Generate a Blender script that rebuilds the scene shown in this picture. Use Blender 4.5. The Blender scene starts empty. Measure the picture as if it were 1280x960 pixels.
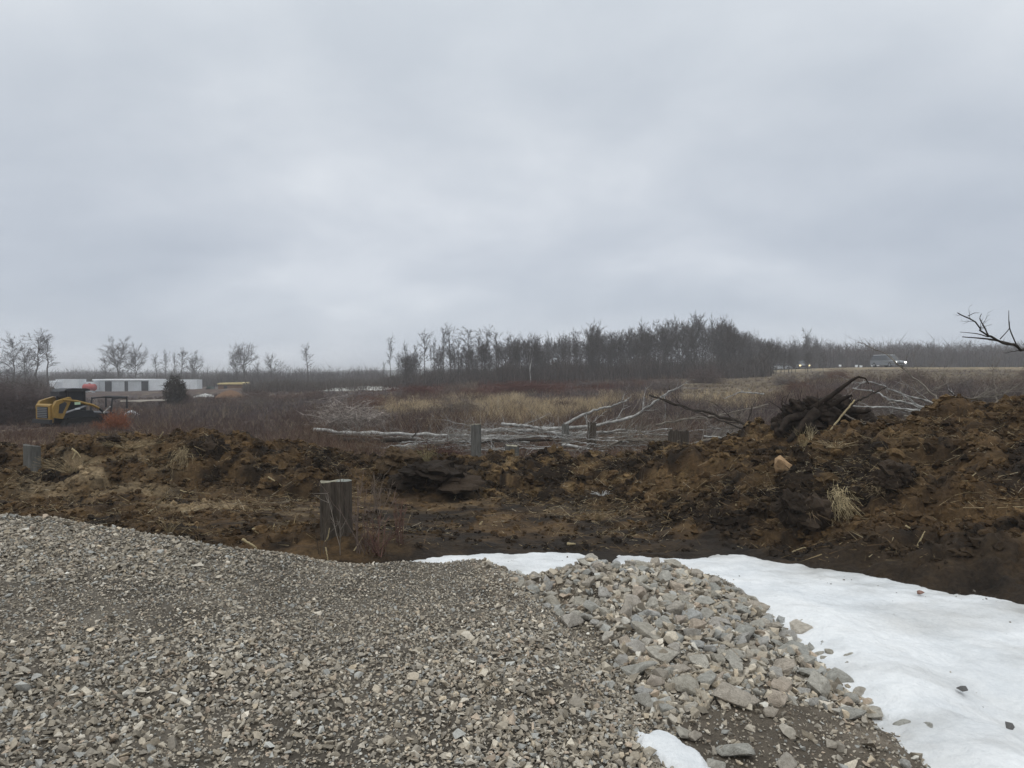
import bpy, bmesh, math, random
import numpy as np
from mathutils import Vector, Matrix

SC = bpy.context.scene
COL = SC.collection
rng = np.random.default_rng(7)
random.seed(7)
F = 900.0
H = 2.2
PITCH = math.atan(15 / F)
CP, SP = math.cos(PITCH), math.sin(PITCH)

# ------------------------------------------------------------------ helpers
def at(px, py, d):
    """world point seen at a photo pixel, d metres ahead of the camera"""
    r, u = (px - 640) / F, (480 - py) / F
    v = (r, CP + u * SP, -SP + u * CP)
    s = d / v[1]
    return np.array((v[0] * s, d, H + v[2] * s))

def proj(x, y, z):
    z = z - H
    f = y * CP - z * SP
    u = y * SP + z * CP
    return 640 + F * x / f, 480 - F * u / f

def hsh(ix, iy, s=0):
    n = (ix.astype(np.int64) * 374761393 + iy.astype(np.int64) * 668265263 + s * 974634777) & 0x7fffffff
    n = ((n ^ (n >> 13)) * 1274126177) & 0x7fffffff
    n = ((n ^ (n >> 16)) * 668265263) & 0x7fffffff
    return ((n ^ (n >> 15)) & 0xffffff) / float(0xffffff)

def vnoise(x, y, s=0):
    x = np.asarray(x, float); y = np.asarray(y, float)
    ix, iy = np.floor(x), np.floor(y)
    fx, fy = x - ix, y - iy
    fx = fx * fx * (3 - 2 * fx); fy = fy * fy * (3 - 2 * fy)
    a, b = hsh(ix, iy, s), hsh(ix + 1, iy, s)
    c, d = hsh(ix, iy + 1, s), hsh(ix + 1, iy + 1, s)
    return (a + (b - a) * fx) * (1 - fy) + (c + (d - c) * fx) * fy

def fbm(x, y, s=0, o=4):
    t, a, n = 0, 0.5, 0
    for k in range(o):
        t = t + a * (vnoise(x * 2**k, y * 2**k, s + k) * 2 - 1); n += a; a *= .5
    return t / n

def worley(x, y, s=0):
    x = np.asarray(x, float); y = np.asarray(y, float)
    ix, iy = np.floor(x), np.floor(y)
    best = np.full(x.shape, 9.0)
    idv = np.zeros(x.shape)
    for dx in (-1, 0, 1):
        for dy in (-1, 0, 1):
            cx, cy = ix + dx, iy + dy
            d = (cx + hsh(cx, cy, s) - x)**2 + (cy + hsh(cx, cy, s + 5) - y)**2
            m = d < best
            best = np.where(m, d, best)
            idv = np.where(m, hsh(cx, cy, s + 9), idv)
    return np.sqrt(best), idv

def sstep(a, b, x):
    t = np.clip((x - a) / (b - a), 0, 1)
    return t * t * (3 - 2 * t)

def inpoly(px, py, poly):
    px = np.asarray(px, float); py = np.asarray(py, float)
    r = np.zeros(px.shape, bool)
    n = len(poly)
    for i in range(n):
        x1, y1 = poly[i]; x2, y2 = poly[(i + 1) % n]
        c = ((y1 > py) != (y2 > py)) & (px < (x2 - x1) * (py - y1) / (y2 - y1 + 1e-9) + x1)
        r ^= c
    return r

# ------------------------------------------------------------------ mesh builders
def mesh_np(name, V, T, col=None, smooth=False):
    V = np.ascontiguousarray(V, dtype=np.float32); T = np.ascontiguousarray(T, dtype=np.int32)
    me = bpy.data.meshes.new(name)
    k = T.shape[1]
    me.vertices.add(len(V)); me.vertices.foreach_set('co', V.ravel())
    me.loops.add(T.size); me.loops.foreach_set('vertex_index', T.ravel())
    me.polygons.add(len(T)); me.polygons.foreach_set('loop_start', np.arange(0, T.size, k, dtype=np.int32))
    me.polygons.foreach_set('use_smooth', np.full(len(T), smooth, dtype=bool))
    me.update(calc_edges=True)
    if col is not None:
        a = me.color_attributes.new('Col', 'FLOAT_COLOR', 'POINT')
        c = np.ones((len(V), 4), np.float32); c[:, :3] = col
        a.data.foreach_set('color', c.ravel())
    return me

def link(name, me, mat=None, parent=None, **props):
    o = bpy.data.objects.new(name, me); COL.objects.link(o)
    if mat is not None: me.materials.append(mat)
    if parent is not None: o.parent = parent
    for k, v in props.items(): o[k] = v
    return o

def empty(name, loc, label, cat, group=None, rz=0):
    o = bpy.data.objects.new(name, None); COL.objects.link(o)
    o.location = loc; o.rotation_euler = (0, 0, rz); o.empty_display_size = .1
    o['label'] = label; o['category'] = cat
    if group: o['group'] = group
    return o

def tag(o, label, cat, group=None):
    o['label'] = label; o['category'] = cat
    if group: o['group'] = group
    return o

class MB:
    """collects triangles"""
    def __init__(s): s.V = []; s.T = []; s.C = []; s.n = 0
    def add(s, V, T, c=None):
        V = np.asarray(V, float); T = np.asarray(T, int)
        if T.ndim == 2 and T.shape[1] == 4: T = np.vstack([T[:, [0, 1, 2]], T[:, [0, 2, 3]]])
        s.V.append(V); s.T.append(T + s.n); s.n += len(V)
        s.C.append(np.tile(np.asarray(c if c is not None else (1, 1, 1), float), (len(V), 1)))
    def tube(s, P, R, k=6, c=None, cap=True, wob=0):
        P = np.asarray(P, float); n = len(P)
        R = np.broadcast_to(np.asarray(R, float), (n,))
        d = np.gradient(P, axis=0); d /= np.linalg.norm(d, axis=1)[:, None] + 1e-9
        up = np.array((0, 0, 1.)) if abs(d[0, 2]) < .9 else np.array((1., 0, 0))
        a = np.cross(d, up); a /= np.linalg.norm(a, axis=1)[:, None] + 1e-9
        b = np.cross(d, a)
        th = np.arange(k) * 2 * math.pi / k
        rr = R[:, None] * (1 + (wob * (rng.random((n, k)) - .5) if wob else 0))
        V = P[:, None, :] + rr[..., None] * (np.cos(th)[None, :, None] * a[:, None, :] + np.sin(th)[None, :, None] * b[:, None, :])
        V = V.reshape(-1, 3)
        i = np.arange(n - 1)[:, None] * k; j = np.arange(k)[None, :]; j2 = (j + 1) % k
        q = np.stack([i + j, i + j2, i + k + j2, i + k + j], -1).reshape(-1, 4)
        T = np.vstack([q[:, [0, 1, 2]], q[:, [0, 2, 3]]])
        if cap:
            V = np.vstack([V, P[0], P[-1]]); m = n * k
            jj = np.arange(k); T = np.vstack([T, np.stack([jj * 0 + m, (jj + 1) % k, jj], -1),
                                              np.stack([jj * 0 + m + 1, (n - 1) * k + jj, (n - 1) * k + (jj + 1) % k], -1)])
        s.add(V, T, c)
    def sliver(s, A, B, w, c=None):
        """many thin triangles: bases A, tips B"""
        A = np.asarray(A, float); B = np.asarray(B, float); n = len(A)
        d = B - A
        r = rng.normal(size=(n, 3)); sd = np.cross(d, r); sd /= np.linalg.norm(sd, axis=1)[:, None] + 1e-9
        w = np.broadcast_to(np.asarray(w, float), (n,))[:, None]
        V = np.stack([A - sd * w, A + sd * w, B], 1).reshape(-1, 3)
        T = np.arange(3 * n).reshape(-1, 3) + s.n
        s.V.append(V); s.T.append(T); s.n += 3 * n
        c = np.asarray(c if c is not None else (1, 1, 1), float)
        s.C.append(np.repeat(np.broadcast_to(c, (n, 3)), 3, axis=0))
    def box(s, c, size, rot=None, col=None):
        x, y, z = np.array(size) / 2
        V = np.array([(-x, -y, -z), (x, -y, -z), (x, y, -z), (-x, y, -z), (-x, -y, z), (x, -y, z), (x, y, z), (-x, y, z)])
        if rot is not None: V = V @ np.array(rot).T
        s.add(V + np.array(c), [(0, 3, 2, 1), (4, 5, 6, 7), (0, 1, 5, 4), (1, 2, 6, 5), (2, 3, 7, 6), (3, 0, 4, 7)], col)
    def prism(s, prof, y0, y1, col=None):
        """profile polygon in (x,z), extruded along y (convex-ish fan by centroid)"""
        n = len(prof); p = np.array(prof, float)
        V = np.vstack([np.c_[p[:, 0], np.full(n, y0), p[:, 1]], np.c_[p[:, 0], np.full(n, y1), p[:, 1]],
                       [(p[:, 0].mean(), y0, p[:, 1].mean())], [(p[:, 0].mean(), y1, p[:, 1].mean())]])
        T = []
        for i in range(n):
            j = (i + 1) % n
            T += [(i, j, n + j), (i, n + j, n + i), (2 * n, j, i), (2 * n + 1, n + i, n + j)]
        s.add(V, T, col)
    def build(s, name, mat, parent=None, color=False, smooth=False, **props):
        V = np.vstack(s.V); T = np.vstack(s.T)
        me = mesh_np(name, V, T, np.vstack(s.C) if color else None, smooth)
        return link(name, me, mat, parent, **props)
    def mesh(s, name, mat, color=False, smooth=False):
        me = mesh_np(name, np.vstack(s.V), np.vstack(s.T), np.vstack(s.C) if color else None, smooth)
        me.materials.append(mat); return me

def grid_mesh(name, X, Y, Z, col=None, smooth=True):
    ny, nx = X.shape
    V = np.stack([X, Y, Z], -1).reshape(-1, 3)
    i = (np.arange(ny - 1)[:, None] * nx + np.arange(nx - 1)[None, :]).ravel()
    T = np.stack([i, i + 1, i + nx + 1, i + nx], -1)
    return mesh_np(name, V, T, None if col is None else np.asarray(col).reshape(-1, 3), smooth)

def rand_rot(n, tilt=math.pi):
    """random rotation matrices; tilt limits the lean from upright"""
    a = rng.random(n) * 2 * math.pi
    t = rng.random(n) * tilt
    b = rng.random(n) * 2 * math.pi
    def rz(a):
        z = np.zeros_like(a); o = z + 1
        return np.stack([np.stack([np.cos(a), -np.sin(a), z], -1), np.stack([np.sin(a), np.cos(a), z], -1), np.stack([z, z, o], -1)], 1)
    def rx(a):
        z = np.zeros_like(a); o = z + 1
        return np.stack([np.stack([o, z, z], -1), np.stack([z, np.cos(a), -np.sin(a)], -1), np.stack([z, np.sin(a), np.cos(a)], -1)], 1)
    return rz(b) @ rx(t) @ rz(a)

def scatter(mb, temps, P, S, R, C):
    """stamp templates (V,T) at P with sizes S (n,) or (n,3), rotations R, colours C"""
    k = rng.integers(0, len(temps), len(P))
    S = np.asarray(S); S = S[:, None] * np.ones(3) if S.ndim == 1 else S
    for i, (tv, tt) in enumerate(temps):
        m = np.where(k == i)[0]
        if not len(m): continue
        V = np.einsum('nij,nvj->nvi', R[m], tv[None] * S[m][:, None, :]) + P[m][:, None, :]
        nv = len(tv)
        T = tt[None] + (np.arange(len(m)) * nv)[:, None, None]
        mb.V.append(V.reshape(-1, 3)); mb.T.append(T.reshape(-1, 3) + mb.n); mb.n += len(m) * nv
        mb.C.append(np.repeat(C[m], nv, axis=0))

def hull(npts, flat=.6, long=1.0, seed=0):
    r = np.random.default_rng(seed)
    p = r.normal(size=(npts, 3)); p /= np.linalg.norm(p, axis=1)[:, None]
    p *= (r.random((npts, 1)) * .35 + .75) * np.array((long, 1, flat)) * .5
    bm = bmesh.new()
    for q in p: bm.verts.new(q)
    res = bmesh.ops.convex_hull(bm, input=bm.verts)
    inter = [v for v in res['geom_interior'] if isinstance(v, bmesh.types.BMVert)]
    for v in list(bm.verts):
        if not v.link_faces: bm.verts.remove(v)
    bmesh.ops.triangulate(bm, faces=bm.faces)
    bmesh.ops.recalc_face_normals(bm, faces=bm.faces)
    bm.verts.index_update()
    V = np.array([v.co for v in bm.verts]); T = np.array([[v.index for v in f.verts] for f in bm.faces])
    bm.free()
    return V, T

def lump(seed, rough=.25, sub=2):
    bm = bmesh.new(); bmesh.ops.create_icosphere(bm, subdivisions=sub, radius=.5)
    V = np.array([v.co for v in bm.verts]); T = np.array([[v.index for v in f.verts] for f in bm.faces]); bm.free()
    n = fbm(V[:, 0] * 3 + V[:, 2] * 1.7 + seed * 9.1, V[:, 1] * 3 - V[:, 2] * 2.3 + seed, seed, 3)
    n2 = fbm(V[:, 0] * 9 + V[:, 2] * 5 + seed * 3, V[:, 1] * 9 + V[:, 2] * 7, seed + 4, 2)
    return V * (1 + rough * 2 * n + rough * .6 * n2)[:, None], T

# ------------------------------------------------------------------ materials
def mat(name, rough=.9, spec=.2):
    m = bpy.data.materials.new(name); m.use_nodes = True
    b = m.node_tree.nodes['Principled BSDF']
    b.inputs['Roughness'].default_value = rough
    b.inputs['Specular IOR Level'].default_value = spec
    return m, m.node_tree, b

def N(nt, t, **kw):
    n = nt.nodes.new(t)
    for k, v in kw.items():
        if k.startswith('i_'): n.inputs[k[2:].replace('_', ' ')].default_value = v
        else: setattr(n, k, v)
    return n

def ramp(nt, fac, stops):
    r = nt.nodes.new('ShaderNodeValToRGB')
    e = r.color_ramp.elements
    while len(e) < len(stops): e.new(.5)
    for el, (p, c) in zip(e, stops): el.position = p; el.color = (*c, 1)
    nt.links.new(fac, r.inputs[0]); return r.outputs[0]

def noise(nt, scale, detail=5, rough=.6, vec=None, dist=0):
    n = N(nt, 'ShaderNodeTexNoise', i_Scale=scale, i_Detail=detail, i_Roughness=rough, i_Distortion=dist)
    if vec is not None: nt.links.new(vec, n.inputs['Vector'])
    return n.outputs['Fac']

def bump(nt, b, h, strength=.5, dist=.02):
    n = N(nt, 'ShaderNodeBump', i_Strength=strength, i_Distance=dist)
    nt.links.new(h, n.inputs['Height']); nt.links.new(n.outputs[0], b.inputs['Normal'])

def mixc(nt, f, a, b, mode='MIX'):
    m = nt.nodes.new('ShaderNodeMix'); m.data_type = 'RGBA'; m.blend_type = mode
    for s, v in ((0, f), (6, a), (7, b)):
        if isinstance(v, (int, float)): m.inputs[s].default_value = v
        elif isinstance(v, tuple): m.inputs[s].default_value = (*v, 1)
        else: nt.links.new(v, m.inputs[s])
    return m.outputs[2]

def simple(name, c, rough=.7, spec=.3, var=.15, scale=8, metal=0, bmp=0):
    m, nt, b = mat(name, rough, spec)
    tc = N(nt, 'ShaderNodeTexCoord')
    n = noise(nt, scale, 4, .6, tc.outputs['Object'])
    c = np.array(c)
    o = ramp(nt, n, [(.3, tuple(c * (1 - var))), (.7, tuple(np.minimum(c * (1 + var), 1)))])
    nt.links.new(o, b.inputs['Base Color'])
    b.inputs['Metallic'].default_value = metal
    if bmp: bump(nt, b, n, bmp, .02)
    return m

def attr_mat(name, rough=.9, spec=.15, nscale=40, var=.3, bmp=.3, bd=.01, coarse=None):
    """per-piece colour attribute times fine grain"""
    m, nt, b = mat(name, rough, spec)
    a = N(nt, 'ShaderNodeAttribute', attribute_name='Col')
    g = N(nt, 'ShaderNodeNewGeometry')
    n = noise(nt, nscale, 5, .65, g.outputs['Position'])
    r = ramp(nt, n, [(.3, (1 - var,) * 3), (.7, (1 + var * .6,) * 3)])
    c = mixc(nt, 1.0, a.outputs['Color'], r, 'MULTIPLY')
    if coarse:
        n2 = noise(nt, coarse, 3, .5, g.outputs['Position'])
        c = mixc(nt, 1.0, c, ramp(nt, n2, [(.35, (.75,) * 3), (.65, (1.2,) * 3)]), 'MULTIPLY')
    nt.links.new(c, b.inputs['Base Color'])
    if bmp: bump(nt, b, n, bmp, bd)
    return m

M_twig = attr_mat('dry_twig', .9, .1, 30, .2, 0)
M_stone = attr_mat('crushed_stone', .85, .25, 90, .28, .35, .004)
M_soil = attr_mat('torn_soil', .88, .2, 22, .5, .9, .03, 3.0)
M_clod = attr_mat('soil_clod', .9, .15, 30, .4, .8, .02)
M_field = attr_mat('field_soil', .95, .1, 4, .35, .5, .05, .6)
M_gravelbed = attr_mat('gravel_fines', .92, .15, 110, .45, .8, .01, 5)

def bark_mat(name, c1, c2, sc=(14, 14, 3)):
    m, nt, b = mat(name, .92, .15)
    tc = N(nt, 'ShaderNodeTexCoord'); mp = N(nt, 'ShaderNodeMapping'); mp.inputs['Scale'].default_value = sc
    nt.links.new(tc.outputs['Object'], mp.inputs[0])
    n = noise(nt, 1.0, 6, .7, mp.outputs[0])
    nt.links.new(ramp(nt, n, [(.3, c1), (.68, c2)]), b.inputs['Base Color'])
    bump(nt, b, n, .8, .03)
    return m
M_bark = bark_mat('bark', (.045, .038, .034), (.13, .115, .10))
M_crown = simple('bare_twigs', (.085, .074, .068), .95, .1, .25, .8)
M_crown_warm = simple('bare_twigs_warm', (.12, .098, .088), .95, .1, .25, .8)
M_birch = bark_mat('birch_bark', (.05, .045, .04), (.56, .55, .52), (7, 7, 7))
M_birch_st = bark_mat('standing_birch_bark', (.32, .31, .29), (.6, .59, .56), (3, 3, 1))
M_stumpbark = bark_mat('stump_bark', (.022, .017, .013), (.115, .095, .075), (30, 30, 3))
M_stumpgrey = bark_mat('weathered_wood', (.06, .057, .05), (.17, .165, .15), (22, 22, 2.5))
M_cut = simple('cut_wood', (.27, .25, .19), .85, .2, .3, 25, bmp=.4)
M_deadwood = bark_mat('dead_wood', (.09, .075, .06), (.26, .23, .19), (8, 8, 8))
M_darkwood = bark_mat('dark_wood', (.02, .016, .013), (.06, .048, .038), (8, 8, 8))
M_root = bark_mat('root_soil', (.008, .006, .005), (.045, .032, .023), (9, 9, 9))
M_straw = simple('straw', (.36, .29, .17), .9, .15, .35, 5)

# big rock material: object-random tint of grey / buff / pinkish stone with dusty patches
m, nt, b = mat('quarry_rock', .85, .25)
oi = N(nt, 'ShaderNodeObjectInfo'); tc = N(nt, 'ShaderNodeTexCoord')
base = ramp(nt, oi.outputs['Random'], [(0, (.46, .42, .345)), (.25, (.57, .53, .45)), (.45, (.44, .43, .385)), (.62, (.52, .45, .365)), (.78, (.50, .50, .475)), (.92, (.56, .46, .36)), (1, (.66, .63, .55))])
n1 = noise(nt, 5, 7, .7, tc.outputs['Object'], .6)
n2 = noise(nt, 22, 6, .7, tc.outputs['Object'])
c = mixc(nt, 1.0, base, ramp(nt, n1, [(.25, (.55, .52, .48)), (.5, (.95, .95, .95)), (.75, (1.25, 1.25, 1.25))]), 'MULTIPLY')
c = mixc(nt, 1.0, c, ramp(nt, n2, [(.3, (.72, .72, .72)), (.7, (1.2, 1.2, 1.2))]), 'MULTIPLY')
nt.links.new(c, b.inputs['Base Color'])
ad = N(nt, 'ShaderNodeMath', operation='ADD'); nt.links.new(n1, ad.inputs[0]); nt.links.new(n2, ad.inputs[1])
bump(nt, b, ad.outputs[0], .75, .035)
M_rock = m
M_sandrock = simple('sandstone_boulder', (.34, .22, .12), .9, .15, .28, 6, bmp=.6)
M_redstone = simple('reddish_stone', (.26, .155, .12), .85, .2, .25, 20, bmp=.4)

M_greystone = simple('dark_grey_stone', (.12, .115, .11), .85, .2, .25, 20, bmp=.4)
# snow
m, nt, b = mat('old_snow', .55, .35)
g = N(nt, 'ShaderNodeNewGeometry')
a = N(nt, 'ShaderNodeAttribute', attribute_name='Col')
n = noise(nt, 1.3, 5, .6, g.outputs['Position'], .4); n2 = noise(nt, 30, 5, .7, g.outputs['Position'])
c = mixc(nt, 1.0, a.outputs['Color'], ramp(nt, n, [(.3, (.82, .84, .86)), (.6, (1, 1, 1))]), 'MULTIPLY')
c = mixc(nt, 1.0, c, ramp(nt, n2, [(.25, (.88, .89, .9)), (.6, (1, 1, 1))]), 'MULTIPLY')
nt.links.new(c, b.inputs['Base Color'])
n3 = noise(nt, 9, 6, .65, g.outputs['Position'])
bump(nt, b, n3, .8, .04)
M_snow = m

# ------------------------------------------------------------------ terrain
CREST = [(-400, 565, 14), (0, 566, 14), (50, 568, 14), (85, 556, 14), (120, 550, 14), (200, 547, 14), (270, 549, 14), (330, 558, 14), (370, 562, 14), (450, 572, 14),
         (495, 573, 13.5), (560, 580, 13.5), (640, 578, 14), (750, 579, 14), (800, 574, 13.8), (860, 563, 13), (900, 556, 12.8), (960, 547, 12.5), (1000, 549, 12.3),
         (1060, 538, 12), (1100, 529, 12), (1180, 521, 11.8), (1250, 513, 11.5), (1400, 505, 11.5), (1800, 500, 11.5)]
CU = np.array([c[0] for c in CREST], float); CYC = np.array([c[2] for c in CREST], float)
CZ = np.array([at(*c)[2] for c in CREST])
YSU = np.array([-400, 300, 480, 650, 760, 860, 930, 1000, 1100, 1280, 1500], float)
YSV = np.array([12.0, 12.2, 12.4, 12.3, 11.6, 9.6, 8.9, 8.3, 7.5, 6.4, 5.6])
FU = np.array([-600, 100, 400, 640, 900, 1100, 1400], float)
FY = np.array([5, 16, 30, 45, 60, 110, 160, 230, 500, 2000], float)
FZ = np.array([[.05, .0, .05, .05, .05, .1, .2],
               [.0, .0, .0, .0, .1, .25, .4],
               [-.25, -.25, -.1, .0, .2, .6, .8],
               [-.6, -.6, -.25, .05, .5, 1.0, 1.1],
               [-.95, -.95, -.4, .1, .8, 1.45, 1.5],
               [-1.5, -1.5, -.4, .6, 1.5, 2.55, 2.6],
               [-2.0, -2.0, -.8, .8, 1.9, 2.9, 3.0],
               [-2.1, -2.1, -1.6, .9, 2.0, 3.1, 3.2],
               [-2.5, -2.5, -2.5, 0, 2.0, 3.2, 3.2],
               [-3, -3, -3, 0, 1.0, 2.0, 2.0]])

def zfar(x, y):
    yy = np.clip(y, 5, 1999)
    u = np.clip(x / yy * F + 640, -599, 1399)
    iu = np.clip(np.searchsorted(FU, u) - 1, 0, len(FU) - 2); iy = np.clip(np.searchsorted(FY, yy) - 1, 0, len(FY) - 2)
    fu = (u - FU[iu]) / (FU[iu + 1] - FU[iu]); fy = (yy - FY[iy]) / (FY[iy + 1] - FY[iy])
    fu = fu * fu * (3 - 2 * fu)
    return (FZ[iy, iu] * (1 - fu) + FZ[iy, iu + 1] * fu) * (1 - fy) + (FZ[iy + 1, iu] * (1 - fu) + FZ[iy + 1, iu + 1] * fu) * fy

def yedge(x, y):
    """far edge of the snow, as depth"""
    u = x / np.maximum(y, 1) * F + 640
    e = np.interp(u, [400, 515, 600, 700, 780, 850, 900, 930, 1000, 1100, 1170, 1230, 1280, 1500, 1900], [8.0, 8.2, 8.38, 8.48, 8.35, 8.25, 8.38, 8.42, 8.0, 7.48, 7.07, 6.9, 6.58, 5.8, 5.0])
    return e + .18 * fbm(x * 1.6, y * 1.6, 41, 4) + .10 * fbm(x * 6, y * 6, 43, 3)

def h_near(x, y):
    yy = np.maximum(y, 3)
    u = np.clip(x / yy * F + 640, -400, 1800)
    yc = np.interp(u, CU, CYC); zc = np.interp(u, CU, CZ); ys = np.interp(u, YSU, YSV)
    base = .04 + .05 * sstep(600, 200, u)
    t = (y - ys) / (yc - ys)
    rise = np.clip(t, 0, 1); rise = rise**.85 * (1 - .25 * np.sin(rise * math.pi) * 0)
    rise = rise * .55 + sstep(0, 1, t) * .45
    fall = 1 - sstep(yc, yc + 2.4, y)
    bank = (zc - base) * rise * fall
    # low torn ridge by the big stump
    bank = bank + .27 * np.exp(-((x + 2.2) / 1.3)**2 - ((y - 8.6) / .6)**2)
    k = sstep(14.5, 18, y)
    z = (base + bank) * (1 - k) + (zfar(x, y) + bank * fall) * k
    return z

def rough_amt(x, y):
    yy = np.maximum(y, 3)
    u = np.clip(x / yy * F + 640, -400, 1800)
    ys = np.interp(u, YSU, YSV)
    a = .18 + .82 * sstep(ys - .6, ys + .5, y)
    a = np.maximum(a, .55 * sstep(520, 330, u) * sstep(10.3, 9.3, y))
    a = np.maximum(a, .45 * sstep(480, 200, u))
    a = a * (1 - .4 * sstep(15, 18, y))
    a = np.maximum(a, .8 * sstep(850, 1000, u)) * sstep(-.1, .4, y - yedge(x, y) + .1)   # calm ground under the snow
    return a

def soil_z(x, y):
    r = rough_amt(x, y)
    w1, i1 = worley(x * 1.5 + fbm(x, y, 3, 2) * .8, y * 2.2 + fbm(x, y, 8, 2) * .8, 11)
    w2, i2 = worley(x * 4 + fbm(x * 3, y * 3, 5, 2) * .6, y * 5 + fbm(x * 3, y * 3, 6, 2) * .6, 12)
    w3, i3 = worley(x * 11, y * 12, 13)
    rid = 1 - np.abs(fbm(x * 2.2, y * 3.2, 21, 4)) * 2
    n = .17 * (i1 - .5) * (1 - w1) * 2 + .16 * (np.sqrt(np.clip(1 - w1 * w1, 0, 1)) - .7) + .085 * (np.sqrt(np.clip(1 - w2 * w2, 0, 1)) - .7) * (.4 + i2 * 1.2) \
        + .04 * (.6 - w3) * (.3 + i3) + .05 * fbm(x * 5, y * 6, 39, 4) + .10 * fbm(x * .9, y * .9, 31, 4) + .05 * (rid - .6) + .03 * fbm(x * 9, y * 9, 37, 3)
    return h_near(x, y) + n * r * 1.3

# gravel pad
def pad_z(x, y):
    A = np.interp(x, [-9, -6.5, -4.6, -2.65, -1.42, -.5, .1, .5, .9, 1.3, 1.7, 2.05, 2.35, 2.9, 4], [1.15, 1.02, .90, .735, .575, .50, .44, .41, .39, .34, .27, .17, .05, -.15, -.4])
    B = np.interp(x, [-9, -4, -2, 0, .7, 1.2, 1.7, 2.1, 2.5, 3, 4], [.75, .72, .68, .55, .42, .34, .26, .14, .02, -.15, -.4])
    k = sstep(3.2, 5.6, y)
    z = B * (1 - k) + A * k
    ye = np.interp(x, [-9, -4.6, -2.65, -1.4, -.5, .3, .7, 1.6, 2.2, 3], [6.6, 6.5, 6.1, 6.1, 6.3, 6.3, 6.5, 7.0, 7.0, 7.0]) + .12 * fbm(x * 1.2, x * 0 + 3.3, 51, 3)
    z = z - .42 * np.maximum(y - ye, 0) - .25 * sstep(0, 1.2, y - ye)
    hump = .05 * fbm(x * .8, y * .8, 52, 3) + .02 * fbm(x * 3, y * 3, 53, 3)
    # broken lip of compacted fines behind the rubble
    hump = hump + .07 * np.exp(-((x - .72) / .22)**2 - ((y - 6.35) / .22)**2) - .09 * np.exp(-((x - .5) / .2)**2 - ((y - 5.75) / .22)**2)
    fx = np.interp(y, [3.2, 4, 5, 6, 6.6], [.55, .5, .35, .1, -.1]); hump = hump + (.07 * np.exp(-((x - fx + .25) / .22)**2) - .08 * np.exp(-((x - fx - .12) / .2)**2)) * sstep(3.2, 4, y) * sstep(6.8, 6, y)
    return z + hump * sstep(2.6, 2.0, x)

def surf_z(x, y):
    """walkable top surface"""
    x = np.atleast_1d(np.asarray(x, float)); y = np.atleast_1d(np.asarray(y, float))
    return np.maximum(soil_z(x, y), pad_z(x, y))

# -- ground sheet (reaches the horizon)
rr = np.concatenate([[.2, 1.5, 3, 4, 5, 6], 6 * np.exp(np.linspace(.03, math.log(2600 / 6), 520))])
aa = np.radians(np.concatenate([np.linspace(-180, -62, 40)[:-1], np.linspace(-62, 62, 420), np.linspace(62, 180, 40)[1:]]))
A_, R_ = np.meshgrid(aa, rr)
X = R_ * np.sin(A_); Y = R_ * np.cos(A_)
Z = np.where(Y > 5, h_near(X, np.maximum(Y, 5)), .0)
Z = Z + .12 * fbm(X * .35, Y * .35, 61, 3) * sstep(18, 30, Y) + .05 * fbm(X * 1.5, Y * 1.5, 62, 3) * sstep(15, 25, Y)
ins = sstep(-14.5, -13.5, X) * sstep(15.5, 14.5, X) * sstep(19.6, 18.6, Y) * sstep(-6, -4, Y)
Z = Z - .45 * ins
pu, pv = proj(X, np.maximum(Y, 1), Z)
GOLD = [(480, 499), (560, 496), (700, 496), (850, 494), (985, 491), (990, 506), (930, 512), (860, 508), (780, 514), (710, 520), (705, 531), (640, 534), (488, 538), (470, 520)]
def zone_col(x, y, z, n):
    """natural colour of the dead vegetation at a spot"""
    px, py = proj(x, np.maximum(y, 1), z)
    jx = fbm(x * .12, y * .05, 71, 4); j2 = fbm(x * .5, y * .2, 72, 3)
    brown = np.array((.105, .068, .052)); purple = np.array((.10, .078, .074)); gold = np.array((.38, .295, .185)); tan = np.array((.20, .155, .10)); red = np.array((.10, .048, .036))
    t = np.clip(.5 + jx * 1.6, 0, 1)[:, None]
    c = brown * t + purple * (1 - t)
    nr_ = (sstep(30, 19, y) * (.5 + .5 * np.clip(.5 + j2 * 2, 0, 1)))[:, None]; c = c * (1 - nr_) + np.array((.135, .085, .058)) * nr_
    tn_ = (rng.random(n) < .10)[:, None]; c = np.where(tn_, np.array((.24, .19, .13)), c)
    g = inpoly(px + jx * 60, py + j2 * 9, GOLD) & (rng.random(n) < np.clip(.15 + 2.6 * fbm(x * .25, y * .15, 77, 4) + .2 * sstep(760, 640, px), .02, .8)) & (y > 18)
    c = np.where(g[:, None], gold * (.6 + .6 * rng.random((n, 1))), c)
    r = (px > 880) & (py < 478 + j2 * 8) & (y > 40) | ((px > 850) & (px < 990) & (y > 45))
    c = np.where((r & (rng.random(n) < .75))[:, None], tan * (.75 + .5 * rng.random((n, 1))), c)
    rd = inpoly(px, py + j2 * 4, [(595, 480), (625, 474), (720, 478), (790, 486), (720, 492), (600, 494)]) | inpoly(px, py + j2 * 4, [(480, 486), (520, 478), (560, 484), (545, 494), (490, 496)])
    c = np.where(rd[:, None], red * (.7 + .6 * rng.random((n, 1))), c)
    return c, g, rd, r
zc_, g_, _, _ = zone_col(X.ravel(), Y.ravel(), Z.ravel(), X.size)
gc = zc_ * .75
gc = np.where(Y.ravel()[:, None] < 5, np.array((.07, .05, .035)), gc)
link('ground', grid_mesh('ground', X, Y, Z, gc), M_field, kind='structure')

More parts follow.
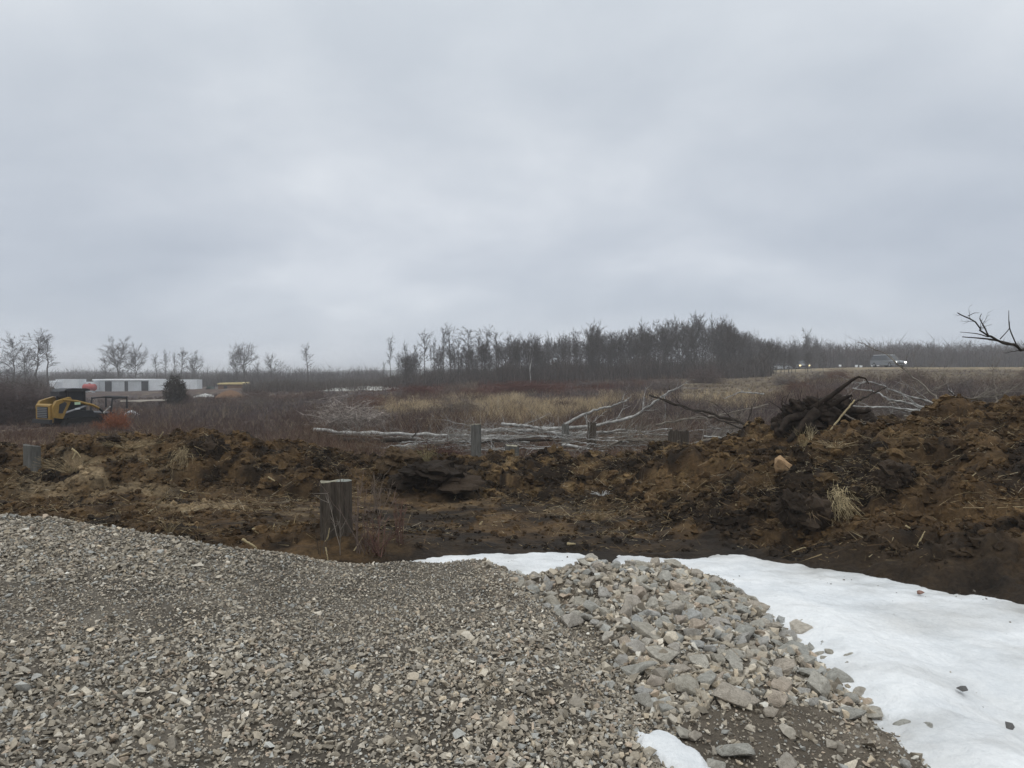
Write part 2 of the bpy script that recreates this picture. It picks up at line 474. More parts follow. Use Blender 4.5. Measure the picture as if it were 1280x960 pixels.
# -- soil patch with the pushed-up bank
xs = np.linspace(-14.5, 15.5, 900); ys_ = np.concatenate([np.linspace(5, 15.2, 400), np.linspace(15.23, 19.6, 90)])
X, Y = np.meshgrid(xs, ys_)
Z = soil_z(X, Y)
ra = rough_amt(X, Y)
Xd = X + .07 * ra * fbm(X * 4, Y * 4, 81, 3); Yd = Y + .10 * ra * fbm(X * 4, Y * 4, 85, 3)
Z = Z - .5 * (1 - sstep(-14.5, -14.0, X) * sstep(15.5, 15.0, X) * sstep(19.6, 19.0, Y) * sstep(5, 5.3, Y))
n1 = fbm(X * .7, Y * .7, 91, 4); n2 = fbm(X * 3, Y * 4, 92, 4); w2, i2 = worley(X * 5, Y * 7, 93)
dark = np.array((.020, .0125, .0065)); mid = np.array((.088, .052, .023)); och = np.array((.165, .108, .05)); tan = np.array((.31, .23, .135)); blk = np.array((.022, .016, .011))
def soil_col(x, y, n1, n2, i2):
    u = x / np.maximum(y, 1) * F + 640
    t = np.clip(.5 + n1 * 1.1 + n2 * 1.3, 0, 1)[..., None]
    c = dark * (1 - t) + mid * t
    band = np.exp(-((u - 720) / 170)**2) * sstep(11.8, 12.8, y) + .8 * np.exp(-((u - 900) / 90)**2) * sstep(10.5, 11.5, y) + .45 * sstep(1000, 1200, u) * sstep(9.5, 11.5, y) + .3
    k = np.clip((n2 * 1.6 + i2 * .7 - .35), 0, 1) * band
    c = c * (1 - k[..., None]) + och * k[..., None]
    # dry straw-coloured scrapings on the flat left of the stump and at the far left
    ft = np.exp(-((u - 270) / 130)**2 - ((y - 10.9) / .9)**2) + .8 * np.exp(-((u - 120) / 90)**2 - ((y - 12.6) / 1.1)**2) + .4 * np.exp(-((u - 620) / 120)**2 - ((y - 11.4) / .6)**2) * .6
    k = np.clip((fbm(x * 1.3, y * 3.5, 94, 4) * 2.2 + .1), 0, 1) * np.clip(ft, 0, 1)
    c = c * (1 - k[..., None]) + tan * k[..., None]
    # wet black soil along the snow edge
    wet = sstep(1.2, .3, y - yedge(x, y)) * sstep(430, 560, u)
    c = c * (1 - .75 * wet[..., None]) + blk * .75 * wet[..., None]
    far = sstep(14.8, 16, y)[..., None]
    c = c * (1 - far) + np.array((.085, .055, .040)) * (.8 + .5 * n2[..., None]) * far
    return np.clip(c, .005, 1)
C = soil_col(X, Y, n1, n2, i2)
link('soil_terrain', grid_mesh('soil_terrain', Xd, Yd, Z, C), M_soil, kind='structure')

# -- gravel pad bed
xs = np.linspace(-10, 3.6, 420); ys_ = np.linspace(-3, 9.2, 380)
X, Y = np.meshgrid(xs, ys_); Z = pad_z(X, Y)
Z = Z + .012 * fbm(X * 9, Y * 9, 101, 3) - .8 * (1 - sstep(-10, -9, X) * sstep(-3, -2, Y)) * 0
px, py = proj(X, np.maximum(Y, .5), Z)
dirt = inpoly(px, py, [(840, 905), (900, 885), (1000, 880), (1110, 895), (1170, 965), (1170, 1100), (800, 1100)]) | inpoly(px, py, [(600, 700), (745, 690), (760, 730), (690, 760), (610, 745)])
C = np.where(dirt[..., None], np.array((.155, .128, .098)), np.array((.135, .116, .092))) * (.85 + .4 * fbm(X * 2, Y * 2, 103, 3)[..., None])
link('gravel_ground', grid_mesh('gravel_ground', X, Y, Z, C), M_gravelbed, kind='structure')

# -- snow
xs = np.linspace(-2.0, 11, 620); ys_ = np.linspace(2.2, 9.0, 420)
X, Y = np.meshgrid(xs, ys_)
e = yedge(X, Y) - Y
u = X / Y * F + 640
thick = .055 * np.clip(e / .12, -3, 1) + .03 * np.clip(e, 0, 1)
thick = np.where(u < 560, np.minimum(thick, .055 * np.clip((X + 1.32 + .1 * fbm(X * 4, Y * 4, 113)) / .12, -3, 1)), thick)
gap = np.exp(-((u - 752) / 16)**2) * sstep(7.6, 8.0, Y); thick = thick - .14 * gap
thick = thick - .05 * np.clip(fbm(X * 1.8, Y * 3, 117, 4) - .25, 0, 1) * 2 * sstep(1.1, .1, e)
base = .04 + 0 * X
swl = .06 * fbm(X * .7, Y * .9, 111, 3) + .03 * fbm(X * 2.5, Y * 3, 112, 4) + .006 * fbm(X * 9, Y * 9, 114, 3)
drift = .10 * np.exp(-((X - (2.55 + (5.5 - Y) * -.02)) / .35)**2) * sstep(7.3, 5.5, Y)
hollow = -.07 * np.exp(-((X - 3.2) / .45)**2 - ((Y - 4.3) / .6)**2)
Z = base + thick + (swl + drift + hollow + .012 * fbm(X * 14, Y * 14, 120, 3)) * sstep(0, .3, e)
grey = np.clip(sstep(.9, 0, e) * (.5 + fbm(X * 1.5, Y * 4, 115, 4) * 1.1), 0, 1) * .55 + np.clip(-hollow * 9, 0, 1) * .25 + .38 * np.clip(fbm(X * .9, Y * 2.2, 116, 4) * 2, 0, 1)
gn = np.clip(fbm(X * 5, Y * 9, 118, 4) * 1.6, 0, 1) * .18 + .5 * sstep(.16, 0, np.abs(e - .02)) * np.clip(.5 + fbm(X * 5, Y * 5, 119, 3), 0, 1); grey = np.clip(grey + gn, 0, .9)
C = np.array((.82, .82, .81)) * (1 - grey[..., None]) + np.array((.34, .325, .295)) * grey[..., None]
link('snow', grid_mesh('snow', X, Y, Z, C), M_snow, kind='stuff')
# small melting patch on the gravel
p0 = at(838, 962, 3.4); cx, cy = p0[0], 3.4
xs = np.linspace(cx - .5, cx + .6, 150); ys_ = np.linspace(cy - .9, cy + .6, 170)
X, Y = np.meshgrid(xs, ys_)
dd = np.sqrt(((X - cx - (cy - Y) * .35) / .16)**2 + ((Y - cy + .10) / .30)**2) + .8 * fbm(X * 6, Y * 6, 121, 5)
Z = pad_z(X, Y) + .035 * np.clip((1 - dd) / .3, -2, 1) + .02 * np.clip(1 - dd, 0, 1) + .008 * fbm(X * 9, Y * 9, 122)
link('snow', grid_mesh('snow', X, Y, Z, np.tile(np.array((.80, .80, .79)), X.shape + (1,))), M_snow, kind='stuff')
SNOWP = (cx, cy)

# ------------------------------------------------------------------ gravel
ST = [hull(int(rng.integers(7, 10)), .45 + .4 * rng.random(), .8 + .6 * rng.random(), s) for s in range(40)]
ROCKZ = [(640, 728), (700, 708), (760, 700), (850, 710), (925, 742), (1000, 792), (1065, 832), (1135, 885), (1165, 945), (1100, 905), (1000, 882), (900, 888), (840, 905), (800, 880), (775, 830), (740, 790), (690, 765), (660, 742)]
DIRTZ = [(850, 905), (905, 885), (1000, 882), (1100, 900), (1170, 965), (1200, 1100), (830, 1100)]
def stone_cols(n):
    pal = np.array([(.25, .22, .175), (.31, .28, .23), (.21, .19, .16), (.25, .25, .235), (.36, .33, .28), (.28, .23, .18), (.17, .15, .12), (.42, .405, .365), (.33, .28, .21)])
    w = np.array([.24, .16, .16, .13, .09, .07, .10, .02, .03])
    return pal[rng.choice(len(pal), n, p=w)] * np.array((1.0, .98, .95)) * (.95 + .85 * rng.random((n, 1))**1.3)
def gravel_pts(n, y0=1.9, y1=7.9):
    y = np.sqrt(y0**2 + (y1**2 - y0**2) * rng.random(n)); u = -430 + 1760 * rng.random(n); x = (u - 640) / F * y
    m = x < 2.75
    return x[m], y[m]
mb = MB()
for cnt, smin, smax, lift in ((150000, .012, .024, .10), (67000, .022, .038, .2), (10800, .035, .058, .25), (850, .055, .08, .3)):
    x, y = gravel_pts(cnt)
    z = pad_z(x, y); px, py = proj(x, y, z)
    s = smin + (smax - smin) * rng.random(len(x))**1.6
    cl = fbm(x * 1.1, y * 1.1, 131, 4) + .22 * sstep(-1.8, -3.6, x) * sstep(4.6, 5.6, y)
    s = s * np.maximum(.85 + .45 * cl + .25 * sstep(4.5, 3.0, y), .82)
    fine = sstep(620, 480, px) * sstep(700, 760, py) + sstep(430, 520, px) * sstep(4.0, 5.0, y)
    s = s * (1 - .22 * np.clip(fine, 0, 1))
    rz = inpoly(px, py, ROCKZ); dz = inpoly(px, py, DIRTZ)
    keep = z > .0
    keep &= ~(dz & (rng.random(len(x)) < (.62 if smax < .03 else .93)))
    keep &= ~(rz & (rng.random(len(x)) < .5))
    sp = ((x - SNOWP[0] - (SNOWP[1] - y) * .35) / .13)**2 + ((y - SNOWP[1] + .10) / .25)**2 < 1
    keep &= ~sp
    if smin > .03: keep &= (cl > -.38 + .25 * rng.random(len(x))) | (y < 4.4)
    x, y, z, s = x[keep], y[keep], z[keep], s[keep]; n = len(x)
    P = np.stack([x, y, z + s * lift + rng.random(n) * .006], -1)
    tint = (1 + .16 * fbm(x * .9, y * .9, 141, 3))[:, None]
    scatter(mb, ST, P, s[:, None] * (.8 + .6 * rng.random((n, 3))), rand_rot(n, .9), stone_cols(n) * tint * (1.12 if smin > .03 else 1))
mb.build('gravel', M_stone, color=True, kind='stuff')

# grit and bits of bark lying on the snow
mb = MB(); n = 1500; y = np.sqrt(3.2**2 + (8.2**2 - 3.2**2) * rng.random(n)); x = -1 + 8.5 * rng.random(n); e_ = yedge(x, y) - y
pz = pad_z(x, y); k = (e_ > -.1) & (pz < .12) & (rng.random(n) < np.clip(.10 + sstep(.8, 0, e_) * .8 + sstep(-.35, .1, pz) * .8, 0, 1)); x, y = x[k], y[k]; n = len(x)
swl_ = .06 * fbm(x * .7, y * .9, 111, 3) + .03 * fbm(x * 2.5, y * 3, 112, 4); s_ = .008 + .028 * rng.random(n)**3
scatter(mb, ST, np.stack([x, y, .04 + .055 + .03 * np.clip(yedge(x, y) - y, 0, 1) + swl_], -1), s_, rand_rot(n, 1.5), stone_cols(n) * rng.choice([.35, .6, 1.0], (n, 1)))
mb.build('grit', M_stone, color=True, kind='stuff')

# ------------------------------------------------------------------ rocks of the rubble heap
def rock_mesh(seed, flat, long):
    r = np.random.default_rng(seed)
    V, T = hull(int(r.integers(11, 17)), flat, long, seed + 500)
    bm = bmesh.new()
    vs = [bm.verts.new(v) for v in V]
    for t in T: bm.faces.new([vs[i] for i in t])
    bmesh.ops.dissolve_limit(bm, angle_limit=.22, verts=bm.verts, edges=bm.edges)
    bmesh.ops.bevel(bm, geom=list(bm.edges), offset=.045, segments=2, affect='EDGES', clamp_overlap=True, profile=.6)
    bmesh.ops.triangulate(bm, faces=bm.faces)
    bmesh.ops.subdivide_edges(bm, edges=[e for e in bm.edges if e.calc_length() > .16], cuts=2, use_grid_fill=True)
    bmesh.ops.triangulate(bm, faces=bm.faces)
    co = np.array([v.co for v in bm.verts])
    d = .035 * fbm(co[:, 0] * 5 + co[:, 2] * 3 + seed, co[:, 1] * 5 - co[:, 2] * 4, seed, 3)
    bm.normal_update()
    for v, k in zip(bm.verts, d): v.co += v.normal * float(k)
    me = bpy.data.meshes.new('rock'); bm.to_mesh(me); bm.free()
    me.materials.append(M_rock)
    me.polygons.foreach_set('use_smooth', np.ones(len(me.polygons), bool))
    try: me.set_sharp_from_angle(angle=math.radians(24))
    except Exception: pass
    return me
RM = [rock_mesh(i, f, l) for i, (f, l) in enumerate([(min(.9, q[0] + .14), 1 + (q[1] - 1) * .75) for q in [(.6, 1.1), (.75, 1.0), (.5, 1.3), (.85, 1.15), (.4, 1.5), (.65, 1.0), (.7, 1.35), (.55, 1.2), (.8, .95), (.45, 1.25),
                                                     (.6, 1.45), (.7, 1.1), (.9, 1.0), (.5, 1.05), (.62, 1.25), (.72, 1.2), (.58, 1.0), (.38, 1.7), (.66, 1.15), (.78, 1.3), (.52, 1.4), (.68, 1.05), (.48, 1.15), (.82, 1.2)]])]
placed = []
HS = {}  # settled height grid
def hget(x, y, r):
    v = [HS.get((i, j), -9) for i in range(int((x - r * .5) * 20), int((x + r * .5) * 20) + 1) for j in range(int((y - r * .5) * 20), int((y + r * .5) * 20) + 1)]
    return max(v) if v else -9
def hset(x, y, r, z):
    for i in range(int((x - r * .7) * 20), int((x + r * .7) * 20) + 1):
        for j in range(int((y - r * .7) * 20), int((y + r * .7) * 20) + 1): HS[(i, j)] = max(HS.get((i, j), -9), z)
def put_rock(x, y, size, mi=None, label=None, group=None, mt=None, rot=None, name='rock', sc=None, sink=.22, base=None, cat='rock'):
    zb = max(float(surf_z(x, y)[0]), .10) if base is None else base
    me = RM[random.randrange(len(RM)) if mi is None else mi]
    if mt is not None:
        me = me.copy(); me.materials.clear(); me.materials.append(mt)
    o = bpy.data.objects.new(name, me); COL.objects.link(o)
    o.scale = sc if sc else tuple(size * k for k in (random.uniform(.9, 1.15), random.uniform(.85, 1.1), random.uniform(.75, 1.05)))
    o.rotation_euler = rot if rot else (random.uniform(-.5, .5), random.uniform(-.5, .5), random.uniform(0, 6.28))
    o.location = (x, y, zb + o.scale[2] * (.5 - sink) * .62)
    tag(o, label, cat, group)
    placed.append((x, y, size))
    return o
def ground_at(px, py, fn=None, d0=2.0, d1=16.0):
    """depth where the ray of a pixel meets the surface"""
    d = np.linspace(d0, d1, 1400)
    P = np.array([at(px, py, k) for k in d])
    s = (fn or surf_z)(P[:, 0], P[:, 1])
    i = np.argmax(P[:, 2] <= s)
    return P[i][0], P[i][1]
# remarkable ones first: px, py(centre), width px, mesh, label
SPEC = [(800, 833, 42, 4, 'long flat pale grey slab lying level at the near left of the rubble heap'),
        (806, 864, 28, 1, 'upright rounded pale grey block just left of the rubble, below the level slab'),
        (913, 866, 52, 17, 'sharp wedge-shaped light grey slab at the near edge of the rubble above bare dirt'),
        (826, 815, 44, 2, 'broad sloping tan-grey slab above the long level slab'),
        (979, 832, 42, 9, 'large flat-faced buff block high on the snow side of the rubble'),
        (1008, 826, 30, 7, 'grey tilted block beside the large buff one, towards the snow'),
        (1087, 889, 36, 0, 'big rounded grey boulder low in the rubble near the bare dirt corner'),
        (1130, 884, 22, 8, 'squat upright grey block standing at the snow edge'),
        (1000, 793, 36, 5, 'dark grey blunt rock at the top rim of the heap against snow'),
        (921, 938, 44, 20, 'pale long slab lying alone on the bare dirt in front of the rubble'),
        (897, 958, 30, 3, 'yellowish tan stone at the bottom edge beside the small snow patch'),
        (790, 752, 30, 13, 'smooth bluish grey slab in the upper part of the rubble'),
        (714, 776, 34, 18, 'half buried grey block in the fines at the left end of the rubble'),
        (964, 890, 26, 11, 'rounded tan rock at the boundary between rubble and bare dirt'),
        (689, 742, 18, 12, 'small upright grey cube-like rock at the left lip of the heap')]
for px, py, w, mi, lb in SPEC:
    x, y = ground_at(px, py + w * .2)
    put_rock(x, y, w / F * y * .98, mi, lb, rot=(random.uniform(-.2, .2), random.uniform(-.2, .2), random.uniform(-.4, .4)))
    hset(x, y, w / F * y * .7, float(surf_z(x, y)[0]) + w / F * y * .25)
GRPS = 'angular broken rocks heaped beside the snow'
nr = 0; tries = 0
cand = []
while nr < 272 and tries < 60000:
    tries += 1
    x = random.uniform(-.1, 2.75); y = random.uniform(3.4, 8.0)
    z = float(pad_z(np.array([x]), np.array([y]))[0]); px, py = proj(x, y, z)
    if not inpoly(np.array([px]), np.array([py]), ROCKZ)[0]: continue
    if z < .0: continue
    fi = nr / 272
    size = random.uniform(.14, .21) if fi < .25 else random.uniform(.105, .16) if fi < .65 else random.uniform(.08, .12)
    if px < 800 and py < 790: size *= .85
    if any((x - a)**2 + (y - b_)**2 < ((size + c_) * .40)**2 for a, b_, c_ in placed): continue
    top = hget(x, y, size)
    put_rock(x, y, size, label='angular grey or buff broken rock lying in the rubble heap beside the snow', group=GRPS)
    nr += 1
# rocks strewn outside the heap
for px, py, w, lb, mt in [(1037, 817, 15, 'small grey rock sitting on snow just off the rim of the rubble', None),
                          (1060, 821, 18, 'pinkish pointed rock at the rubble rim where snow creeps in', None),
                          (1168, 938, 18, 'reddish stone lying on the snow at the foot of the rubble', M_redstone),
                          (1160, 912, 20, 'dark rock half sunk in snow at the foot of the heap', None),
                          (1150, 741, 9, 'small reddish-tan stone alone on the snow near the soil edge', M_redstone),
                          (1061, 797, 8, 'small rusty pebble alone on the snow near the rubble rim', M_sandrock),
                          (1203, 862, 14, 'dark grey stone sunk in the middle of the snow', M_greystone),
                          (1262, 908, 12, 'dark stone in the shallow grey hollow of the snow', M_greystone),
                          (868, 922, 22, 'grey rock at the top edge of the small snow patch', None),
                          (853, 918, 24, 'squarish grey rock between the rubble and the small snow patch', None),
                          (940, 912, 9, 'small pale stone on the bare dirt above the lone slab', None),
                          (806, 712, 9, 'small bright white stone on the crest of the heap', M_birch),
                          (1132, 955, 20, 'brownish rock at the bottom corner of the bare dirt', None),
                          (980, 955, 30, 'long pale slab half buried in dirt at the bottom edge', None),
                          (740, 700, 22, 'blocky grey-brown rock on the crest against the snow strip', None),
                          (840, 705, 22, 'grey rock at the far end of the heap against snow', None)]:
    fn = (lambda x, y: np.maximum(surf_z(x, y), np.full(np.shape(x), .135)))
    x, y = ground_at(px, py + w * .2, fn)
    put_rock(x, y, w / F * y * 1.1, label=lb, mt=mt, base=float(fn(np.array([x]), np.array([y]))[0]), rot=(random.uniform(-.2, .2), random.uniform(-.2, .2), random.uniform(0, 3)), sink=.1)
# smaller rubble between the rocks
mb = MB(); n = 7000
x = -.3 + 3.1 * rng.random(n); y = 3.3 + 4.9 * rng.random(n); z = pad_z(x, y); px, py = proj(x, y, z)
k = inpoly(px, py, ROCKZ) | (inpoly(px, py, DIRTZ) & (rng.random(n) < .10)) | ((py > 690) & (py < 720) & (px > 520) & (px < 760) & (rng.random(n) < .25))
k &= z > -.02
x, y, z = x[k], y[k], z[k]; n = len(x); s = .035 + .06 * rng.random(n)**1.5
scatter(mb, ST, np.stack([x, y, z + s * .2], -1), s[:, None] * (.8 + .6 * rng.random((n, 3))), rand_rot(n, 1.2), stone_cols(n) * 1.15)
mb.build('rubble', M_stone, color=True, kind='stuff')

# boulder and clods on the bank
x, y = ground_at(977, 590); put_rock(x, y, .3, 12, 'tan sandy boulder sitting on the dark soil bank', mt=M_sandrock, name='boulder', sc=(.34, .32, .46), rot=(.2, .15, .3), sink=.1, cat='boulder')

# ------------------------------------------------------------------ soil clods and fibres (stuff)
CL = [lump(s, .62, 2) for s in range(14)]
mb = MB()
n = 33000
uu = -260 + 1820 * rng.random(n); y = 7.2 + 8.6 * rng.random(n)**.8; x = (uu - 640) / F * y
ra = rough_amt(x, y); k = (rng.random(n) < ra * 1.1) & (y > yedge(x, y) + .25); x, y, ra = x[k], y[k], ra[k]; n = len(x)
z = soil_z(x, y); s = .018 + .11 * rng.random(n)**5 * (.3 + .7 * ra) + .03 * rng.random(n)
n1 = fbm(x * .7, y * .7, 91, 4); n2 = fbm(x * 3, y * 4, 92, 4); _, i2 = worley(x * 5, y * 7, 93)
C = soil_col(x, y, n1, n2 + .3 * (rng.random(n) - .5), rng.random(n)) * (.65 + .75 * rng.random((n, 1)))
scatter(mb, CL, np.stack([x, y, z + s * .15], -1), s[:, None] * (np.array((1.15, 1, .75)) * (.8 + .5 * rng.random((n, 3)))), rand_rot(n, .8), C)
mb.build('dirt', M_clod, color=True, kind='stuff')

mb = MB(); n = 95000
uu = -260 + 1820 * rng.random(n); y = 7.0 + 8.8 * rng.random(n)**.8; x = (uu - 640) / F * y
k = (y > yedge(x, y) + .1); x, y = x[k], y[k]; n = len(x)
dens = fbm(x * .8, y * 1.1, 151, 4); ra = rough_amt(x, y)
k = rng.random(n) < np.clip(.35 + dens * 1.3, .05, 1) * (.4 + .6 * ra); x, y = x[k], y[k]; n = len(x)
z = soil_z(x, y) + .01
L = .04 + .24 * rng.random(n)**2.5; a = rng.random(n) * 6.28; el = (rng.random(n) - .35) * 1.0
A = np.stack([x, y, z + .015], -1); B = A + np.stack([np.cos(a) * np.cos(el), np.sin(a) * np.cos(el), np.sin(el)], -1) * L[:, None]
pal = np.array([(.09, .06, .035), (.16, .11, .06), (.24, .18, .10), (.05, .033, .022), (.32, .26, .16)])
C = pal[rng.choice(5, n, p=[.33, .29, .15, .18, .05])] * (.7 + .6 * rng.random((n, 1)))
mb.sliver(A, B, .003 + .004 * rng.random(n), C)
mb.build('litter', M_twig, color=True, kind='stuff')

# straw and torn roots lying on the soil in drifts
mb = MB(); n = 33000
uu = -260 + 1820 * rng.random(n); y = 7.4 + 8.0 * rng.random(n)**.8; x = (uu - 640) / F * y
w_ = fbm(x * .7, y * 1.3, 155, 4) * 2.2 + .25 * sstep(420, 150, uu) + .2 * sstep(900, 1150, uu) - .12
k = (y > yedge(x, y) + .25) & (rng.random(n) < np.clip(w_, .03, .8)); x, y = x[k], y[k]; n = len(x); z = soil_z(x, y)
L = .08 + .34 * rng.random(n)**2.2; a = rng.random(n) * 6.28; el = rng.normal(.05, .35, n)
A = np.stack([x, y, z + .03], -1); d_ = np.stack([np.cos(a) * np.cos(el), np.sin(a) * np.cos(el), np.sin(el)], -1)
Mi = A + d_ * (L * .5)[:, None] + rng.normal(0, .12, (n, 3)) * L[:, None] * .5; B = A + d_ * L[:, None] - [0, 0, .01]
C = np.array([(.42, .34, .21), (.30, .23, .13), (.20, .145, .08), (.52, .46, .34)])[rng.choice(4, n, p=[.3, .35, .27, .08])] * (.6 + .6 * rng.random((n, 1)))
mb.sliver(A, Mi, .0035, C); mb.sliver(B, Mi, .003, C); mb.sliver(Mi, B, .003, C)
mb.build('straw', M_twig, color=True, kind='stuff')

# ------------------------------------------------------------------ field vegetation (stuff)
def brush(name, n, ur, dr, hfun, colfun, per=8, wid=.005, spread=.95, keep=None, logd=True):
    uu = ur[0] + (ur[1] - ur[0]) * rng.random(n)
    t = rng.random(n); d = dr[0] * (dr[1] / dr[0])**t if logd else dr[0] + (dr[1] - dr[0]) * t
    x = (uu - 640) / F * d; y = d; 
    z = np.where(y < 19, soil_z(x, np.minimum(y, 19)), h_near(x, y) + .12 * fbm(x * .35, y * .35, 61, 3) * sstep(18, 30, y))
    if keep is not None:
        k = keep(x, y, uu, z); x, y, z, uu = x[k], y[k], z[k], uu[k]
    n = len(x); h = hfun(x, y, uu); c = colfun(x, y, z, n)
    if isinstance(c, tuple): h = np.where(c[1], h * .75, h); h = np.where(c[3], h * .35, h); c = c[0]
    idx = np.repeat(np.arange(n), per); m = len(idx)
    bx = x[idx] + (rng.random(m) - .5) * .5 * h[idx]; by = y[idx] + (rng.random(m) - .5) * .5 * h[idx]
    A = np.stack([bx, by, z[idx] - .03], -1)
    hh = h[idx] * (.45 + .65 * rng.random(m)); a = rng.random(m) * 6.28; sp = spread * rng.random(m) * hh
    B = A + np.stack([np.cos(a) * sp, np.sin(a) * sp, hh], -1)
    mb = MB(); mb.sliver(A, B, wid * (.6 + .8 * rng.random(m)) * (1 + y[idx] / 40), c[idx] * (.65 + .7 * rng.random((m, 1))))
    # side twigs
    f = .35 + .5 * rng.random(m); S = A + (B - A) * f[:, None]; a = rng.random(m) * 6.28
    E = S + np.stack([np.cos(a), np.sin(a), .6 + rng.random(m)], -1) * (hh * .28)[:, None]
    mb.sliver(S, E, wid * .6 * (1 + y[idx] / 40), c[idx] * (.65 + .7 * rng.random((m, 1))))
    return mb.build(name, M_twig, color=True, kind='stuff')
hf = lambda x, y, u: (.28 + .36 * sstep(16, 24, y)) * np.where(u < 480, np.where((u < 175) & (y < 34), .38, .75), 1) * (.7 + .8 * np.clip(fbm(x * .3, y * .15, 161, 3) + .4, 0, 1)) * np.where((u > 480) & (u < 860) & (y < 24), .45, 1)
brush('undergrowth', 26000, (-80, 1380), (15.5, 105), hf, lambda x, y, z, n: zone_col(x, y, z, n),
      keep=lambda x, y, u, z: (rng.random(len(x)) < np.where(y < 17.5, .5, 1)) & ~((u > 60) & (u < 300) & (y > 90)))
brush('dry_grass', 7000, (470, 1000), (24, 75), lambda x, y, u: .42 + .2 * rng.random(len(x)), lambda x, y, z, n: np.tile((.43, .345, .225), (n, 1)) * (.6 + .6 * rng.random((n, 1))),
      per=6, wid=.006, spread=.45, keep=lambda x, y, u, z: (rng.random(len(x)) < np.clip(.25 + 2.6 * fbm(x * .25, y * .15, 77, 4) + .3 * sstep(760, 640, u), 0, 1)) & inpoly(*(lambda q: (q[0] + 50 * fbm(x * .12, y * .05, 71, 4), q[1] + 7 * fbm(x * .5, y * .2, 72, 3)))(proj(x, y, z)), GOLD))

# ------------------------------------------------------------------ bare trees
def tree_mesh(seed, kind):
    """unit tree 10 m high: trunk mesh, crown mesh"""
    r = np.random.default_rng(seed)
    P = dict(slim=(.13, .50, 2.3, 28, 5, 5), dense=(.14, .22, 2.8, 34, 6, 6), oak=(.20, .25, 3.8, 38, 7, 8), tuft=(.05, .02, 3.6, 30, 5, 5))[kind]
    r0, f0, spread, nb, n2, n3 = P
    TH = 8.6
    tz = np.linspace(0, TH, 9); wx = np.cumsum(r.normal(0, .09, 9)); wy = np.cumsum(r.normal(0, .09, 9))
    wx[0] = wy[0] = 0
    TP = np.stack([wx, wy, tz], -1); TR = r0 * (1 - tz / TH * .88)
    tm = MB(); tm.tube(TP, TR, 6, cap=False); cm = MB()
    leaders = [(TP, tz, f0)]
    if kind == 'oak' or (kind == 'dense' and seed % 2):
        for sg in ((1, -1) if kind == 'oak' else (1,)):
            q = np.stack([sg * np.linspace(0, 1.0, 9) * spread * .32 + wx[3], np.linspace(0, 1, 9)**1.5 * r.uniform(-.8, .8) + wy[3], np.linspace(2.8, TH - .7, 9)], -1)
            tm.tube(q, r0 * .55 * np.linspace(1, .15, 9), 5, cap=False); leaders.append((q, q[:, 2], .3))
    tA, tB, tW = [], [], []
    for i in range(nb):
        LP, lz, ff = leaders[i % len(leaders)]
        f = ff + (1 - ff) * ((i + r.random()) / nb)**.9; f = min(f, .99)
        zz = lz[0] + f * (lz[-1] - lz[0])
        base = np.array([np.interp(zz, lz, LP[:, k]) for k in range(3)])
        a = r.random() * 6.28; t = (f - ff) / (1 - ff)
        L = spread * (.30 + .70 * math.sqrt(max(0, 1 - (1.25 * t - .35)**2)) if kind != 'slim' else .45 + .55 * t) * r.uniform(.55, 1.1)
        if t > .85: L *= .75
        el = math.radians(r.uniform(10, 35) + 42 * t**1.3)
        if kind == 'slim': el += .15
        s = np.linspace(0, 1, 5)
        d = np.array((math.cos(a) * math.cos(el), math.sin(a) * math.cos(el), math.sin(el)))
        Q = base + s[:, None] * d * L + np.stack([0 * s, 0 * s, .16 * L * s**2], -1) + np.cumsum(r.normal(0, .05 * L, (5, 3)), 0) * s[:, None]
        rb = r0 * .34 * (1 - .55 * t)
        cm.tube(Q, rb * np.linspace(1, .18, 5), 3, cap=False)
        for j in range(n2):
            g = r.uniform(.15, 1); b1 = np.array([np.interp(g, s, Q[:, k]) for k in range(3)])
            d2 = d + r.normal(0, .7, 3); d2[2] = d2[2] * .7 + .2; d2 /= np.linalg.norm(d2)
            L2 = L * r.uniform(.25, .5); q2 = b1 + d2 * L2; q1 = b1 + d2 * L2 * .5 + r.normal(0, .08 * L2, 3)
            cm.tube([b1, q1, q2], [rb * .35, rb * .22, rb * .08], 3, cap=False)
            m = n3 * 4
            gg = r.random((m, 1)); st = b1 + (q2 - b1) * gg
            d3 = d2 + r.normal(0, .6, (m, 3)); d3[:, 2] += .15; d3 /= np.linalg.norm(d3, axis=1)[:, None]
            ln = L2 * r.uniform(.25, .75, (m, 1)); tA.append(st); tB.append(st + d3 * ln); tW.append(np.full(m, .010))
    cm.sliver(np.vstack(tA), np.vstack(tB), np.concatenate(tW))
    return tm, cm
PROTO = {}
for kind, seeds in (('slim', (1, 2, 3, 4)), ('dense', (11, 12, 13, 14, 15)), ('oak', (21, 22, 23)), ('tuft', (31, 32))):
    PROTO[kind] = []
    for s in seeds:
        tm, cm = tree_mesh(s, kind)
        PROTO[kind].append((tm.mesh('trunk', M_bark), cm.mesh('crown', M_crown), tm, cm))
birch_tm = [PROTO['slim'][i][2].mesh('trunk', M_birch_st) for i in (0, 2)] + [PROTO['oak'][1][2].mesh('trunk', M_birch_st)]
def zg(x, y): return float(h_near(np.array([x]), np.array([y]))[0])
